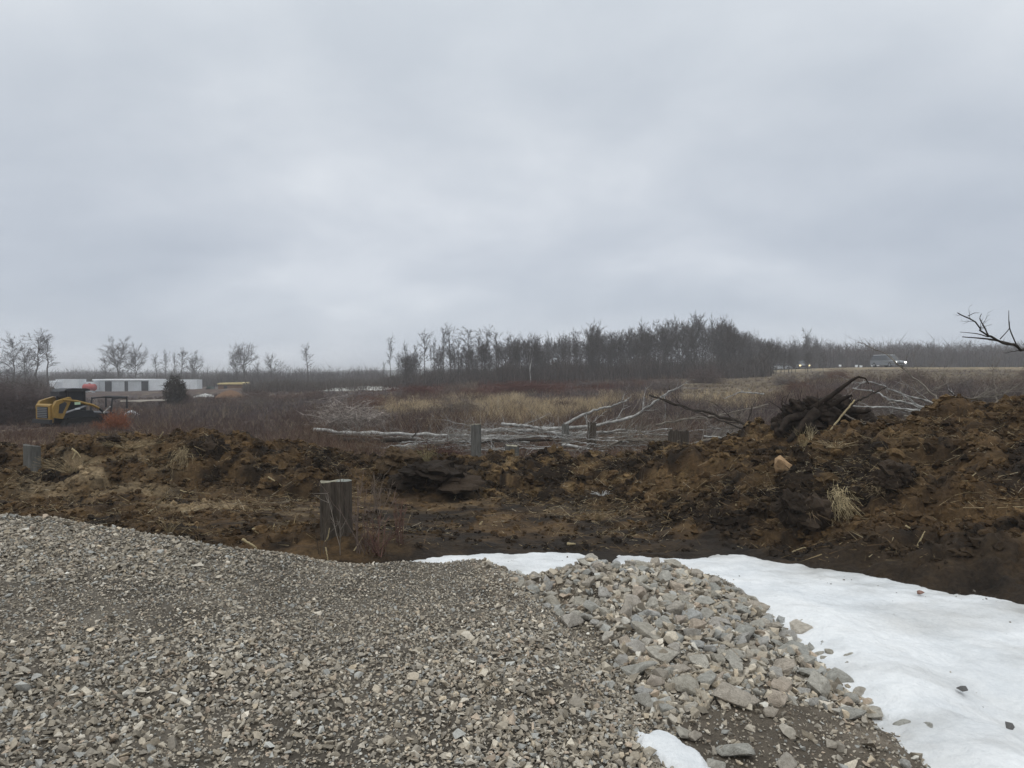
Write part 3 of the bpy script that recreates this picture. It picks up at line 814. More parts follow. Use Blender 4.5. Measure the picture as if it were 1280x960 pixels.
def put_tree(u, d, toppy, kind, label, group=None, wide=1.0, name='bare_tree', birch=False, k=None):
    x = (u - 640) / F * d; z0 = zg(x, d) - .1; h = at(u, toppy, d)[2] - z0
    pr = PROTO[kind]; i = random.randrange(len(pr)) if k is None else k
    e = empty(name, (x, d, z0), label, 'tree', group, random.uniform(0, 6.28))
    e.scale = (h / 10 * wide, h / 10 * wide, h / 10)
    t = bpy.data.objects.new('trunk', (birch_tm[2] if i == 1 else birch_tm[i % 2]) if birch else pr[i][0]); COL.objects.link(t); t.parent = e
    c = bpy.data.objects.new('crown', pr[i][1]); COL.objects.link(c); c.parent = e
    return e
# standing apart on the left
for u, d, t, k, w, lb in [(15, 118, 420, 'dense', 1.1, 'bare grey tree at the far left edge behind the reddish bush'),
                          (48, 120, 416, 'slim', 1.5, 'tall bare tree above the loader, left of its twin'),
                          (62, 121, 417, 'slim', 1.3, 'bare twin tree just right of the tall one above the loader'),
                          (-10, 122, 425, 'dense', 1.2, 'bare tree cut by the left frame edge'),
                          (30, 126, 430, 'dense', 1.0, 'lower bare tree between the edge tree and the twins'),
                          (149, 170, 429, 'oak', 1.0, 'broad bare tree rising behind the red tank end of the white shed'),
                          (170, 172, 436, 'oak', .8, 'broad bare tree right of the largest one behind the shed'),
                          (131, 175, 446, 'dense', .9, 'small bare tree at the left end behind the shed'),
                          (196, 176, 443, 'slim', 1.1, 'thin pale tree behind the middle of the shed'),
                          (208, 178, 439, 'slim', 1.0, 'taller thin pale tree behind the middle of the shed'),
                          (219, 176, 441, 'slim', .8, 'narrow upright tree behind the dark round evergreen'),
                          (228, 176, 437, 'slim', 1.4, 'forked thin tree behind the right end of the shed'),
                          (244, 178, 444, 'oak', .7, 'rounded bare tree past the right end of the shed'),
                          (296, 165, 437, 'oak', .62, 'dark bare tree left of its pair above the yellow roof'),
                          (307, 165, 432, 'oak', .72, 'tallest dark bare tree of the pair above the yellow roof'),
                          (322, 168, 452, 'dense', .8, 'low bushy bare tree right of the dark pair'),
                          (340, 160, 441, 'dense', .9, 'pointed thicket tree between the dark pair and the lone tree'),
                          (350, 162, 452, 'tuft', 1.4, 'dark low bushy tree beside the pointed thicket tree'),
                          (362, 165, 460, 'tuft', 1.2, 'small dark thicket left of the lone narrow tree'),
                          (385, 130, 431, 'slim', 1.1, 'lone narrow bare tree in open ground left of the wood'),
                          (487, 112, 421, 'slim', .7, 'very narrow bare tree standing alone left of the wood'),
                          (507, 112, 429, 'dense', .62, 'bushy bare tree with rounded head at the left end of the wood'),
                          (531, 114, 414, 'slim', 1.0, 'tall slim tree with feathery head, second in the thin row'),
                          (553, 113, 409, 'slim', .8, 'tallest left tree of the close pair in the thin row'),
                          (562, 115, 408, 'slim', .9, 'right tree of the close tall pair in the thin row'),
                          (586, 114, 410, 'slim', 1.2, 'umbrella-topped slim tree in the thin row'),
                          (608, 116, 410, 'slim', 1.3, 'wide umbrella-topped tree nearest the dense wood'),
                          (1008, 150, 417, 'oak', .5, 'dark bare tree rising above the treeline by the road'),
                          (1020, 152, 424, 'oak', .45, 'lower rounded tree beside the dark one by the road')]:
    put_tree(u, d, t, k, lb, wide=w)
for u, t, w, lb in [(498, 440, .5, 'short thin tree between the lone narrow tree and the bushy one'), (518, 431, .9, 'thin twiggy tree between the bushy tree and the tall slim one'),
                    (542, 424, .9, 'slim tree left of the close tall pair'), (573, 420, .8, 'slim tree between the tall pair and the umbrella-topped one'), (598, 419, .9, 'slim tree between the two umbrella-topped trees'),
                    (622, 415, 1.1, 'slim tall tree right of the wide umbrella-topped tree'), (634, 421, .9, 'slim tree touching the left end of the dense wood'), (480, 452, .6, 'lowest small tree at the left foot of the lone narrow tree')]:
    put_tree(u, random.uniform(110, 120), t, 'slim', lb, wide=w)
put_tree(664, 99, 421, 'oak', 'white birch with a forked trunk standing before the dark wood', wide=.62, name='birch_tree', birch=True, k=1)
put_tree(650, 106, 432, 'slim', 'thin white birch left of the forked birch before the wood', wide=.8, name='birch_tree', birch=True, k=2)
put_tree(575, 108, 447, 'slim', 'short leaning pale birch under the thin row of tall trees', wide=.9, name='birch_tree', birch=True, k=2)
put_tree(728, 107, 459, 'slim', 'tiny pale birch low against the middle of the wood', wide=.9, name='birch_tree', birch=True, k=2)
SKYW = ([480, 500, 540, 600, 640, 660, 700, 740, 770, 800, 850, 880, 905, 925, 945, 970, 1000, 1030], [452, 446, 438, 430, 424, 425, 422, 411, 417, 409, 400, 397, 404, 412, 422, 430, 437, 444])
SKY = ([470, 500, 540, 600, 640, 660, 700, 740, 770, 800, 850, 880, 910, 940, 960, 1000, 1060, 1150, 1300, 1500], [458, 452, 446, 440, 424, 425, 422, 411, 417, 409, 400, 397, 408, 418, 428, 428, 433, 431, 433, 432])
for i in range(190):
    u = 640 + 280 * random.random() if i < 105 else 495 + 155 * random.random() if i < 155 else 905 + 125 * random.random()
    d = random.uniform(102, 132)
    t = np.interp(u, *SKYW) + random.choice((-7, -3, 0, 3, 6, 10, 16, 24)) * random.uniform(.6, 1.1)
    put_tree(u, d, t, 'dense' if random.random() < .75 else 'slim', 'bare tree in the dense dark wood beyond the field', 'bare trees of the dark wood', wide=random.uniform(.55, .95))
for i in range(34):
    u = 925 + 130 * random.random()
    d = random.uniform(150, 185)
    put_tree(u, d, np.interp(u, *SKY) + random.uniform(0, 14), 'dense', 'bare tree of the low treeline along the road', 'bare trees by the road', wide=random.uniform(.5, .8))
def merged_wood(name, n, ur, dr, topf, kinds, wide=(.6, 1.0)):
    out = MB()
    for i in range(n):
        u = ur[0] + (ur[1] - ur[0]) * (i + random.random()) / n; d = random.uniform(*dr)
        x = (u - 640) / F * d; z0 = zg(x, d) - .2; h = at(u, topf(u), d)[2] - z0
        pr = random.choice(PROTO[random.choice(kinds)]); a = random.random() * 6.28; w = h / 10 * random.uniform(*wide)
        Rm = np.array([(math.cos(a), -math.sin(a), 0), (math.sin(a), math.cos(a), 0), (0, 0, 1)])
        for q in (pr[2], pr[3]):
            V = np.vstack(q.V) * (w, w, h / 10) @ Rm.T + (x, d, z0)
            out.V.append(V); out.T.append(np.vstack(q.T) + out.n); out.n += len(V); out.C.append(np.ones((len(V), 3)))
    return out.build(name, M_crown, kind='stuff')
merged_wood('woods', 85, (560, 1000), (134, 165), lambda u: np.interp(u, *SKYW) + random.uniform(-3, 12), ['dense'])
merged_wood('far_woods', 230, (930, 1480), (215, 280), lambda u: np.interp(u, *SKY) + random.uniform(-5, 4), ['dense', 'tuft'], (.7, 1.3))
merged_wood('distant_woods', 190, (-150, 640), (420, 560), lambda u: 465 - 4.5 * random.random()**2 - 2 * sstep(400, 480, u) + 2.5 * float(fbm(u * .03, 1.0, 9, 2)), ['tuft', 'dense'], (1.2, 2.6))
# thicket along the foot of the woods
def thicket(name, n, ur, dr, h, c, wid=.010):
    return brush(name, n, ur, dr, lambda x, y, u: h * (.35 + .6 * rng.random(len(x)) + .5 * fbm(x * .25, y * .1, 19, 3)), lambda x, y, z, n: np.tile(c, (n, 1)) * (.7 + .6 * rng.random((n, 1))), per=8, wid=wid, spread=.35)
thicket('thicket', 4200, (620, 960), (98, 140), 3.6, (.085, .07, .062))
thicket('low_thicket', 1800, (478, 640), (98, 140), 2.6, (.09, .074, .066))
thicket('roadside_thicket', 5500, (920, 1500), (190, 235), 7.5, (.07, .052, .046), .014)
thicket('brushwood', 1500, (305, 480), (95, 150), 1.7, (.10, .082, .07))
thicket('far_hedge', 2200, (-100, 58), (75, 118), 2.6, (.105, .082, .07))
thicket('distant_hedge', 3000, (-100, 480), (175, 240), 5.2, (.09, .075, .068))
# hills on the horizon
uu = np.linspace(-400, 1700, 160); dd = np.array([620, 700, 900, 1300])
U, D = np.meshgrid(uu, dd); hz = np.array([-6, -.5, 1.5, -4])[:, None] * (1 + .35 * fbm(U * .01, U * 0, 171, 4)) + np.where((D < 1200) & (D > 650), 4 * sstep(380, 520, U) + 1.2 * fbm(U * .012, U * 0, 172, 4), 0)
link('hills', grid_mesh('hills', (U - 640) / F * D, D, hz, np.tile((.10, .10, .085), U.shape + (1,))), M_field, kind='structure')

# ------------------------------------------------------------------ posts and stumps
def stump(px, ytop, ybot, w, d, label, m=M_stumpbark, caps=1, lean=0, name='tree_stump', cap=M_cut, zb=None):
    x = (px - 640) / F * d; z0 = float(soil_z(np.array([x]), np.array([d]))[0]) if d < 19 else zg(x, d)
    zt = at(px, ytop, d)[2]; z0 = min(z0, at(px, ybot, d)[2]) - .12 if zb is None else zb
    h = zt - z0; r = w / F * d / 2
    e = empty(name, (x, d, z0), label, 'stump')
    k = 28; th = np.arange(k) / k * 2 * math.pi; rows = 12
    sd = rng.random() * 50
    V = []
    for i in range(rows):
        f = i / (rows - 1)
        rad = r * (1 + (.5 + .25 * np.sin(th * 4 + sd)) * (1 - f)**5) * (1 + .10 * fbm(np.cos(th) * 1.5 + sd, np.sin(th) * 1.5 + f * .6, 3, 3) + .14 * (vnoise(th * 5 + sd, th * 0 + f * 1.2, 4) - .5) + .05 * (vnoise(th * 9 + sd, th * 0 + f * 5, 6) - .5))
        V.append(np.c_[rad * np.cos(th) + lean * f * h, rad * np.sin(th), np.full(k, f * h)])
    V = np.array(V)
    V[-1, :, 2] += .12 * r * np.sin(th + sd) + .22 * r * np.where(rng.random(k) < .25, rng.random(k), 0) + .04 * r * rng.random(k)
    flat = V.reshape(-1, 3); i = np.arange(rows - 1)[:, None] * k; j = np.arange(k)[None]; j2 = (j + 1) % k
    T = np.stack([i + j, i + j2, i + k + j2, i + k + j], -1).reshape(-1, 4)
    mb = MB(); mb.add(flat, T); mb.build('bark', m, e, smooth=True)
    top = V[-1].copy(); c = top.mean(0); inner = c + (top - c) * .93 + (0, 0, .012)
    mb = MB(); mb.add(np.vstack([top + (0, 0, .002), inner, c + (0, 0, .015)]), np.vstack([np.stack([np.arange(k), (np.arange(k) + 1) % k, k + (np.arange(k) + 1) % k], -1), np.stack([np.arange(k), k + (np.arange(k) + 1) % k, k + np.arange(k)], -1),
                                                                     np.stack([k + np.arange(k), k + (np.arange(k) + 1) % k, np.full(k, 2 * k)], -1)]))
    mb.build('cut_top', cap, e)
    return e
x0, d0 = ground_at(419, 672)
d0 += .1
st = stump(412, 603, 684, 23, d0, 'tall dark twin-stemmed stump with pale cut tops before the gravel')
# second stem fused to it
h2 = st
def stem_mesh(r, h, lx, ly):
    k = 20; th = np.arange(k) / k * 2 * math.pi; V = []
    for i in range(9):
        f = i / 8; rad = r * (1 + .2 * (1 - f)**3) * (1 + .12 * fbm(np.cos(th) * 1.5 + 7, np.sin(th) * 1.5 + f * .6, 3, 3))
        V.append(np.c_[rad * np.cos(th) + lx, rad * np.sin(th) + ly, np.full(k, f * h)])
    V = np.array(V).reshape(-1, 3); i = np.arange(8)[:, None] * k; j = np.arange(k)[None]; j2 = (j + 1) % k
    mb = MB(); mb.add(V, np.stack([i + j, i + j2, i + k + j2, i + k + j], -1).reshape(-1, 4))
    mb.build('second_stem', M_stumpbark, st, smooth=True)
    t = V[-k:]; c = t.mean(0); mb = MB(); mb.add(np.vstack([t + (0, 0, .003), c + (0, 0, .02)]), [(a, (a + 1) % k, k) for a in range(k)]); mb.build('cut_top', simple('weathered_cut', (.20, .205, .18), .9, .2, .3, 20), st)
sh = at(425, 598, d0 + .12)[2] - st.location.z
stem_mesh(.112, sh - .015, .135, .04)
stump(595, 531, 578, 12, 17.4, 'grey weathered tree post standing in front of the birch log', M_stumpgrey)
stump(640, 558, 577, 17, 17.0, 'low dark stump right of the grey tree post', M_stumpgrey)
stump(707, 531, 558, 9, 21.0, 'thin dark stump left of the brown stump by the branches', M_stumpgrey, cap=M_stumpgrey)
stump(740, 529, 562, 11, 20.3, 'upright brown stump between white branches', cap=M_stumpbark)
stump(848, 540, 572, 25, 17.0, 'wide square dark stump at the left foot of the soil bank', cap=M_stumpbark)
stump(39, 558, 592, 18, 13.2, 'short pale grey stump beside the bank at the far left', M_stumpgrey, cap=M_stumpgrey)

# ------------------------------------------------------------------ fallen trunks, branches
def smooth_path(P, n=24):
    P = np.array(P, float); t = np.linspace(0, 1, len(P)); s = np.linspace(0, 1, n)
    Q = np.stack([np.interp(s, t, P[:, k]) for k in range(3)], -1)
    for _ in range(2): Q[1:-1] = (Q[:-2] + 2 * Q[1:-1] + Q[2:]) / 4
    return Q
def branch(pts, r0, r1, label, m, name='fallen_branch', cat='branch', twigs=10, tl=.5, tm=None, sides=7, upw=.3, lvl=2, group=None):
    """pts: (px,py,depth) along the limb"""
    P = smooth_path([at(*p) for p in pts]); o0 = P[0].copy(); Q = P - o0
    L = np.linalg.norm(P[-1] - P[0])
    Q[1:-1] += rng.normal(0, .012 * L**.5 * (.75 if twigs else .25), Q[1:-1].shape) * [1, 1, .9]
    mb = MB(); mb.tube(Q, np.linspace(r0, r1, len(Q)) * (.85 + .3 * rng.random(len(Q))), sides, wob=.35)
    e = empty(name, tuple(o0), label, cat, group)
    mb.build('limb', m, e, smooth=True)
    if twigs:
        mb = MB(); 
        for i in range(twigs):
            f = .15 + .85 * rng.random(); k = int(f * (len(Q) - 1)); b0 = Q[k]
            d = Q[min(k + 1, len(Q) - 1)] - Q[k - 1]; d /= np.linalg.norm(d) + 1e-9
            v = d * .8 + rng.normal(0, .6, 3); v[2] += upw; v /= np.linalg.norm(v); ln = tl * rng.uniform(.4, 1.1)
            s = np.linspace(0, 1, 6)[:, None]; W = b0 + s * v * ln + np.cumsum(rng.normal(0, .03 * ln, (6, 3)), 0) * s
            rb = (r0 + (r1 - r0) * f) * .4
            mb.tube(W, np.linspace(rb, rb * .25, 6), 4, cap=False)
            if lvl > 1:
                for j in range(5):
                    g = rng.integers(1, 6); v2 = v + rng.normal(0, .6, 3); v2 /= np.linalg.norm(v2); l2 = ln * rng.uniform(.25, .55)
                    mb.tube([W[g], W[g] + v2 * l2 * .5 + rng.normal(0, .03 * l2, 3), W[g] + v2 * l2], [rb * .4, rb * .3, rb * .15], 3, cap=False)
        mb.build('twigs', tm or m, e)
    return e
branch([(392, 537, 23), (440, 541, 22.5), (520, 543, 22), (590, 544, 22), (660, 546, 22), (730, 547, 22.3)], .062, .028, 'long pale birch log lying level across the field', M_birch, 'fallen_log', 'log', twigs=6, tl=.6, upw=-.1)
branch([(600, 538, 22.4), (650, 537, 22.5), (700, 541, 22.7), (770, 541, 23), (840, 536, 23.5)], .06, .025, 'birch log behind the grey tree post running into the branch tangle', M_birch, 'fallen_log', 'log', twigs=14, tl=.8, upw=0)
branch([(430, 549, 21), (520, 551, 20.6), (600, 552, 20.4), (690, 550, 20.6)], .07, .04, 'dark trunk lying beneath the long pale birch log', M_darkwood, 'fallen_log', 'log', twigs=5)
branch([(500, 560, 19.5), (540, 556, 19.6), (575, 551, 19.8)], .05, .04, 'short grey pole propped under the birch logs', M_deadwood, twigs=0)
branch([(627, 530, 22), (665, 533, 21.6), (702, 544, 21)], .05, .035, 'short white branch sloping down to the thin stump', M_birch, twigs=4)
branch([(600, 549, 21), (640, 550, 21), (662, 553, 20.8)], .06, .04, 'short white log end beside the grey tree post', M_birch, twigs=0)
branch([(706, 531, 22), (728, 519, 21.8), (748, 511, 21.5), (765, 508, 21.3), (783, 500, 21)], .05, .022, 'white branch curving up to the right above the thin stump', M_birch, twigs=5, tl=.6)
branch([(677, 536, 22), (745, 533, 21.6), (790, 522, 21.4), (812, 507, 21.2), (832, 492, 21), (846, 485, 21)], .055, .02, 'long white branch rising to a broken tip over the golden grass', M_birch, twigs=9, tl=.9)
branch([(703, 556, 20), (760, 566, 19.4), (785, 567, 19), (805, 577, 18.6)], .045, .02, 'white branch lying low in front of the brown stump', M_birch, twigs=12, tl=.7)
branch([(820, 531, 21), (865, 523, 21), (905, 518, 21.5), (960, 505, 22)], .035, .015, 'thin grey branch reaching right towards the soil bank', M_deadwood, twigs=14, tl=1.2)
branch([(966, 545, 14), (930, 530, 14.6), (890, 517, 15.4), (850, 507, 16), (812, 494, 16.6)], .04, .02, 'long dark pole leaning up left from the bank', M_darkwood, twigs=7, tl=.5)
branch([(975, 553, 13.8), (920, 533, 14.6), (870, 514, 15.5), (818, 496, 16.2)], .022, .01, 'thinner dark pole beside the long leaning one', M_darkwood, twigs=3, tl=.4)
branch([(880, 545, 16), (925, 549, 15.5), (962, 548, 15)], .02, .01, 'pale thin branch low behind the bank left of the rootball', M_birch, twigs=4, tl=.4)
branch([(955, 492, 17), (925, 490, 17), (905, 498, 17)], .018, .008, 'pale hooked twig left of the rootball', M_birch, twigs=3, tl=.3)
branch([(672, 574, 18.6), (700, 562, 18.8), (745, 565, 18.8), (772, 552, 19)], .03, .012, 'crooked grey branch in the tangle before the stumps', M_deadwood, twigs=16, tl=.9)
branch([(760, 555, 19.5), (800, 548, 19.8), (838, 552, 20), (880, 548, 20.5)], .04, .012, 'grey branch with many twigs left of the wide stump', M_deadwood, twigs=26, tl=1.0)
branch([(860, 556, 17.5), (905, 545, 18.3), (950, 530, 19)], .03, .01, 'grey twiggy branch behind the wide stump', M_deadwood, twigs=24, tl=1.1)
branch([(640, 585, 17.8), (655, 572, 18.2), (668, 560, 18.4)], .016, .008, 'pale crooked twig beside the low dark stump', M_birch, twigs=5, tl=.35)
branch([(720, 545, 22), (780, 537, 22), (830, 545, 22), (900, 535, 22.4)], .045, .012, 'white limb buried in the twig tangle', M_birch, twigs=28, tl=1.2, tm=M_deadwood)
for i in range(58):
    px, py, d = random.uniform(470, 980), random.uniform(540, 560), random.uniform(18.5, 22.5)
    py = 465 + (2.2 - random.uniform(.05, .35)) * 900 / d
    a = random.uniform(-40, 40); l = random.uniform(40, 110) * random.choice((-1, 1))
    branch([(px, py, d), (px + l * .5, py - abs(a) * .15, d + random.uniform(-.4, .4)), (px + l, py - abs(a) * .5, d + random.uniform(-.8, .8))], random.uniform(.010, .026), .006,
           'thin broken branch in the grey tangle between the birch logs and the bank', random.choice((M_birch, M_deadwood, M_deadwood)), twigs=random.randint(8, 20), tl=random.uniform(.5, 1.0), group='thin branches of the tangle')
for i in range(9):
    px, d = random.uniform(1000, 1290), random.uniform(15, 19); py = 465 + (2.2 - random.uniform(.5, .9)) * 900 / d; l = random.uniform(50, 120) * random.choice((-1, 1))
    branch([(px, py, d), (px + l * .5, py - random.uniform(2, 14), d), (px + l, py - random.uniform(4, 34), d + random.uniform(-.8, .8))], random.uniform(.012, .028), .006,
           'thin grey branch among the brush behind the right bank', random.choice((M_birch, M_deadwood, M_deadwood)), twigs=random.randint(10, 22), tl=random.uniform(.5, 1.0), group='thin branches behind the bank')
# right side behind the bank
branch([(1240, 527, 13.4), (1190, 512, 13.6), (1120, 490, 14), (1085, 475, 14.2), (1068, 486, 14.4)], .02, .01, 'pale zigzag branch right of the rootball', M_birch, twigs=7, tl=.6) 
branch([(1165, 522, 13.4), (1148, 505, 13.6), (1110, 500, 13.8), (1100, 491, 14), (1066, 485, 14.2)], .028, .01, 'white jagged branch lying behind the bank crest', M_birch, twigs=6, tl=.5)
branch([(1150, 513, 13.4), (1110, 509, 13.8), (1076, 509, 14), (1040, 500, 14.2)], .022, .009, 'second white branch low behind the bank crest', M_birch, twigs=5, tl=.5)
branch([(1130, 520, 13.2), (1200, 511, 13), (1285, 508, 12.8)], .022, .014, 'long grey branch lying along the top of the bank', M_deadwood, twigs=7, tl=.5)
branch([(1290, 507, 13.2), (1240, 505, 13.2), (1195, 495, 13.2), (1186, 488, 13.2)], .02, .008, 'dark thin branch bending up at its tip behind the bank', M_darkwood, twigs=4, tl=.5)
branch([(1176, 523, 13.2), (1186, 505, 13.2), (1192, 492, 13.3), (1186, 487, 13.4)], .015, .008, 'upright pale crooked twig on the bank crest', M_birch, twigs=3, tl=.25)
branch([(1285, 521, 11.6), (1262, 512, 11.7), (1243, 507, 11.8), (1220, 512, 12)], .016, .008, 'bright tan stick on the crest at the right', M_straw, twigs=3, tl=.3, name='stick', cat='stick')
branch([(1182, 520, 13.4), (1165, 492, 13.7), (1145, 474, 14), (1125, 458, 14.2), (1105, 440, 14.4), (1072, 428, 14.6)], .022, .006, 'slender dead limb rising before the white car', M_deadwood, twigs=14, tl=.6)
branch([(1246, 507, 13), (1243, 480, 13.2), (1240, 455, 13.4)], .015, .005, 'faint grey upright sapling on the right bank', M_deadwood, twigs=14, tl=.5, upw=.8)
branch([(1200, 500, 16), (1250, 495, 16), (1290, 470, 16)], .02, .006, 'grey twiggy branch pile behind the right bank', M_deadwood, twigs=34, tl=1.1)
branch([(1110, 505, 15.5), (1150, 495, 15.8), (1185, 478, 16)], .02, .006, 'grey twiggy limb behind the jagged white branch', M_deadwood, twigs=26, tl=.9)
# big limb entering from the right
e = branch([(1440, 530, 12.2), (1370, 488, 11.8), (1300, 448, 11.3), (1285, 437, 11.1), (1272, 432, 11), (1250, 427, 10.9), (1232, 418, 10.8), (1220, 402, 10.7), (1197, 391, 10.6)], .034, .006, 'dark bare limb reaching in against the sky at the right', M_darkwood, twigs=16, tl=.32, name='dead_limb')
def sub(parent, pts, r0, r1, m):
    Q = smooth_path([at(*p) for p in pts], 14) - np.array(parent.location); mb = MB(); mb.tube(Q, np.linspace(r0, r1, 14), 5, wob=.2); mb.build('side_branch', m, parent, smooth=True)
for pts, r in [([(1272, 432, 11), (1240, 424, 10.9), (1203, 421, 10.8)], .02), ([(1235, 421, 10.85), (1222, 417, 10.8), (1200, 415, 10.7)], .010),
               ([(1236, 421, 10.85), (1230, 408, 10.8), (1224, 398, 10.8), (1227, 392, 10.8)], .012), ([(1270, 430, 11), (1262, 412, 10.9), (1261, 400, 10.8), (1261, 388, 10.8)], .011),
               ([(1250, 424, 10.9), (1262, 411, 10.8), (1262, 402, 10.8)], .008), ([(1210, 395, 10.6), (1218, 391, 10.6), (1224, 391, 10.6)], .006), ([(1310, 453, 11.4), (1312, 478, 11.4), (1320, 515, 11.6)], .02)]:
    sub(e, pts, r, r * .35, M_darkwood)
branch([(190, 550, 15), (178, 544, 15.4), (158, 538, 16)], .018, .008, 'thin dark stick lying on the left bank crest', M_darkwood, 'stick', 'stick', twigs=2, tl=.2)
branch([(190, 563, 13.7), (197, 552, 13.6), (204, 540, 13.5)], .014, .012, 'pale straight stick poking up from the left bank', M_straw, 'stick', 'stick', twigs=0)
branch([(90, 576, 13.2), (95, 566, 13.2), (90, 560, 13.2)], .02, .008, 'pale split wood splinter on the left bank, upright piece', M_straw, 'stick', 'stick', twigs=0)
branch([(90, 561, 13.1), (97, 566, 13.1), (101, 572, 13.1)], .018, .008, 'pale split wood splinter on the left bank, fallen piece', M_straw, 'stick', 'stick', twigs=0)
for pts, r, lb in [([(317, 660), (327, 670), (340, 679)], .02, 'thick tan root piece lying in dirt left of the big stump'),
                   ([(337, 671), (341, 662), (343, 655)], .012, 'short tan stick standing beside the thick root piece'),
                   ([(303, 674), (318, 683), (323, 689)], .014, 'tan stick nearest the gravel edge left of the big stump'),
                   ([(402, 684), (410, 672), (412, 660)], .010, 'pale crooked stick leaning at the foot of the big stump'),
                   ([(407, 684), (410, 700), (411, 705)], .008, 'short pale stick between stump foot and gravel'),
                   ([(437, 698), (446, 683), (453, 672)], .010, 'pale forked stick right of the big stump'),
                   ([(500, 612), (515, 608), (526, 609)], .012, 'white stick under the dark overhanging clod'),
                   ([(600, 656), (603, 652)], .02, 'small bright wood chip on the flat dark soil'),
                   ([(709, 680), (719, 680)], .02, 'pale orange wood chip above the snow strip'),
                   ([(225, 613), (240, 617), (255, 616)], .010, 'whitish bent stick at the foot of the left bank'),
                   ([(990, 690), (1005, 684), (1025, 690)], .008, 'bent straw stalk near the snow edge under the dark hollow'),
                   ([(1132, 657), (1143, 664), (1150, 671)], .011, 'pale straw stalk on the right bank face, left of two'),
                   ([(1146, 684), (1152, 672), (1156, 664)], .010, 'pale straw stalk on the right bank face, right of two'),
                   ([(1190, 622), (1205, 604), (1220, 591)], .012, 'long tan blade of dead grass on the right bank'),
                   ([(335, 596), (343, 601), (352, 607)], .014, 'greyish splinter on the middle bank')]:
    g0 = [ground_at(*p) for p in pts]; d = np.mean([k[1] for k in g0])
    if len(pts) == 2: pts = [pts[0], ((pts[0][0] + pts[1][0]) / 2, (pts[0][1] + pts[1][1]) / 2), pts[1]]
    branch([(p[0], p[1], d - .05) for p in pts], r, r * .5, lb, M_straw, 'stick', 'stick', twigs=0)

# rootball on the bank
x, y = (1025 - 640) / F * 12.4, 12.4
z0 = float(soil_z(np.array([x]), np.array([y]))[0])
e = empty('rootball', (x, y, z0), 'upturned dark rootball with a thick broken root on the bank', 'rootball')
mb = MB()
for (dx, dy, dz, sx, sy, sz, sd) in [(-.1, .1, .22, .85, .7, .55, 1), (.35, .1, .35, .75, .6, .45, 2), (-.5, .05, .15, .5, .5, .6, 3), (.1, .2, .48, .7, .5, .4, 4), (.7, .1, .22, .6, .5, .35, 5), (-.45, .0, .5, .35, .35, .3, 6)]:
    V, T = lump(sd, .5, 5); V = V * (1 + .12 * fbm(V[:, 0] * 12 + V[:, 2] * 6, V[:, 1] * 12 - V[:, 2] * 9, sd, 4))[:, None]; mb.add(V * (sx, sy, sz) + (dx, dy, dz), T)
mb.build('soil_mass', M_root, e, smooth=True)
def root(pts, r0, r1, nm='root', mm=M_root):
    Q = smooth_path([at(*p) for p in pts], 16) - np.array((x, y, z0)); mb = MB(); mb.tube(Q, np.linspace(r0, r1, 16), 8, wob=.35); mb.build(nm, mm, e, smooth=True)
root([(1015, 512, 12.4), (1032, 500, 12.3), (1045, 490, 12.2), (1062, 477, 12.1), (1073, 471, 12)], .055, .018)
root([(1073, 471, 12), (1082, 473, 12), (1086, 480, 12)], .018, .006)
root([(1040, 508, 12.3), (1050, 500, 12.2), (1065, 494, 12.1)], .07, .02)
root([(1020, 515, 12.2), (1000, 535, 12), (985, 552, 11.9)], .09, .03)
root([(1000, 520, 12.2), (983, 525, 12.1), (975, 540, 12)], .08, .04)
root([(1062, 512, 12.2), (1080, 515, 12.1), (1088, 512, 12)], .06, .03)
root([(1010, 530, 12.0), (1025, 545, 11.9), (1040, 553, 11.8)], .06, .02)
mb = MB()
for i in range(90):
    a = rng.normal(size=3); a /= np.linalg.norm(a); a[2] = abs(a[2]); b0 = np.array((rng.uniform(-.6, .8), rng.uniform(-.2, .2), rng.uniform(.1, .6))); ln = rng.uniform(.1, .4)
    mb.tube([b0, b0 + a * ln * .5 + rng.normal(0, .03, 3), b0 + a * ln + rng.normal(0, .05, 3)], [.012, .007, .003], 3, cap=False)
mb.build('rootlet', M_root, e)
branch([(1033, 545, 11.7), (1050, 522, 11.7), (1062, 508, 11.7), (1068, 500, 11.7)], .016, .012, 'pale stick leaning against the rootball', M_straw, 'stick', 'stick', twigs=0)
branch([(1056, 518, 11.9), (1075, 528, 11.8), (1100, 533, 11.7), (1112, 529, 11.6)], .012, .006, 'curved tan root strand hanging right of the rootball', M_deadwood, 'stick', 'stick', twigs=2, tl=.2)
branch([(1060, 508, 12.2), (1080, 497, 12.4), (1108, 484, 12.8)], .02, .014, 'dark straight stick leaning right behind the rootball', M_darkwood, 'stick', 'stick', twigs=2, tl=.2)

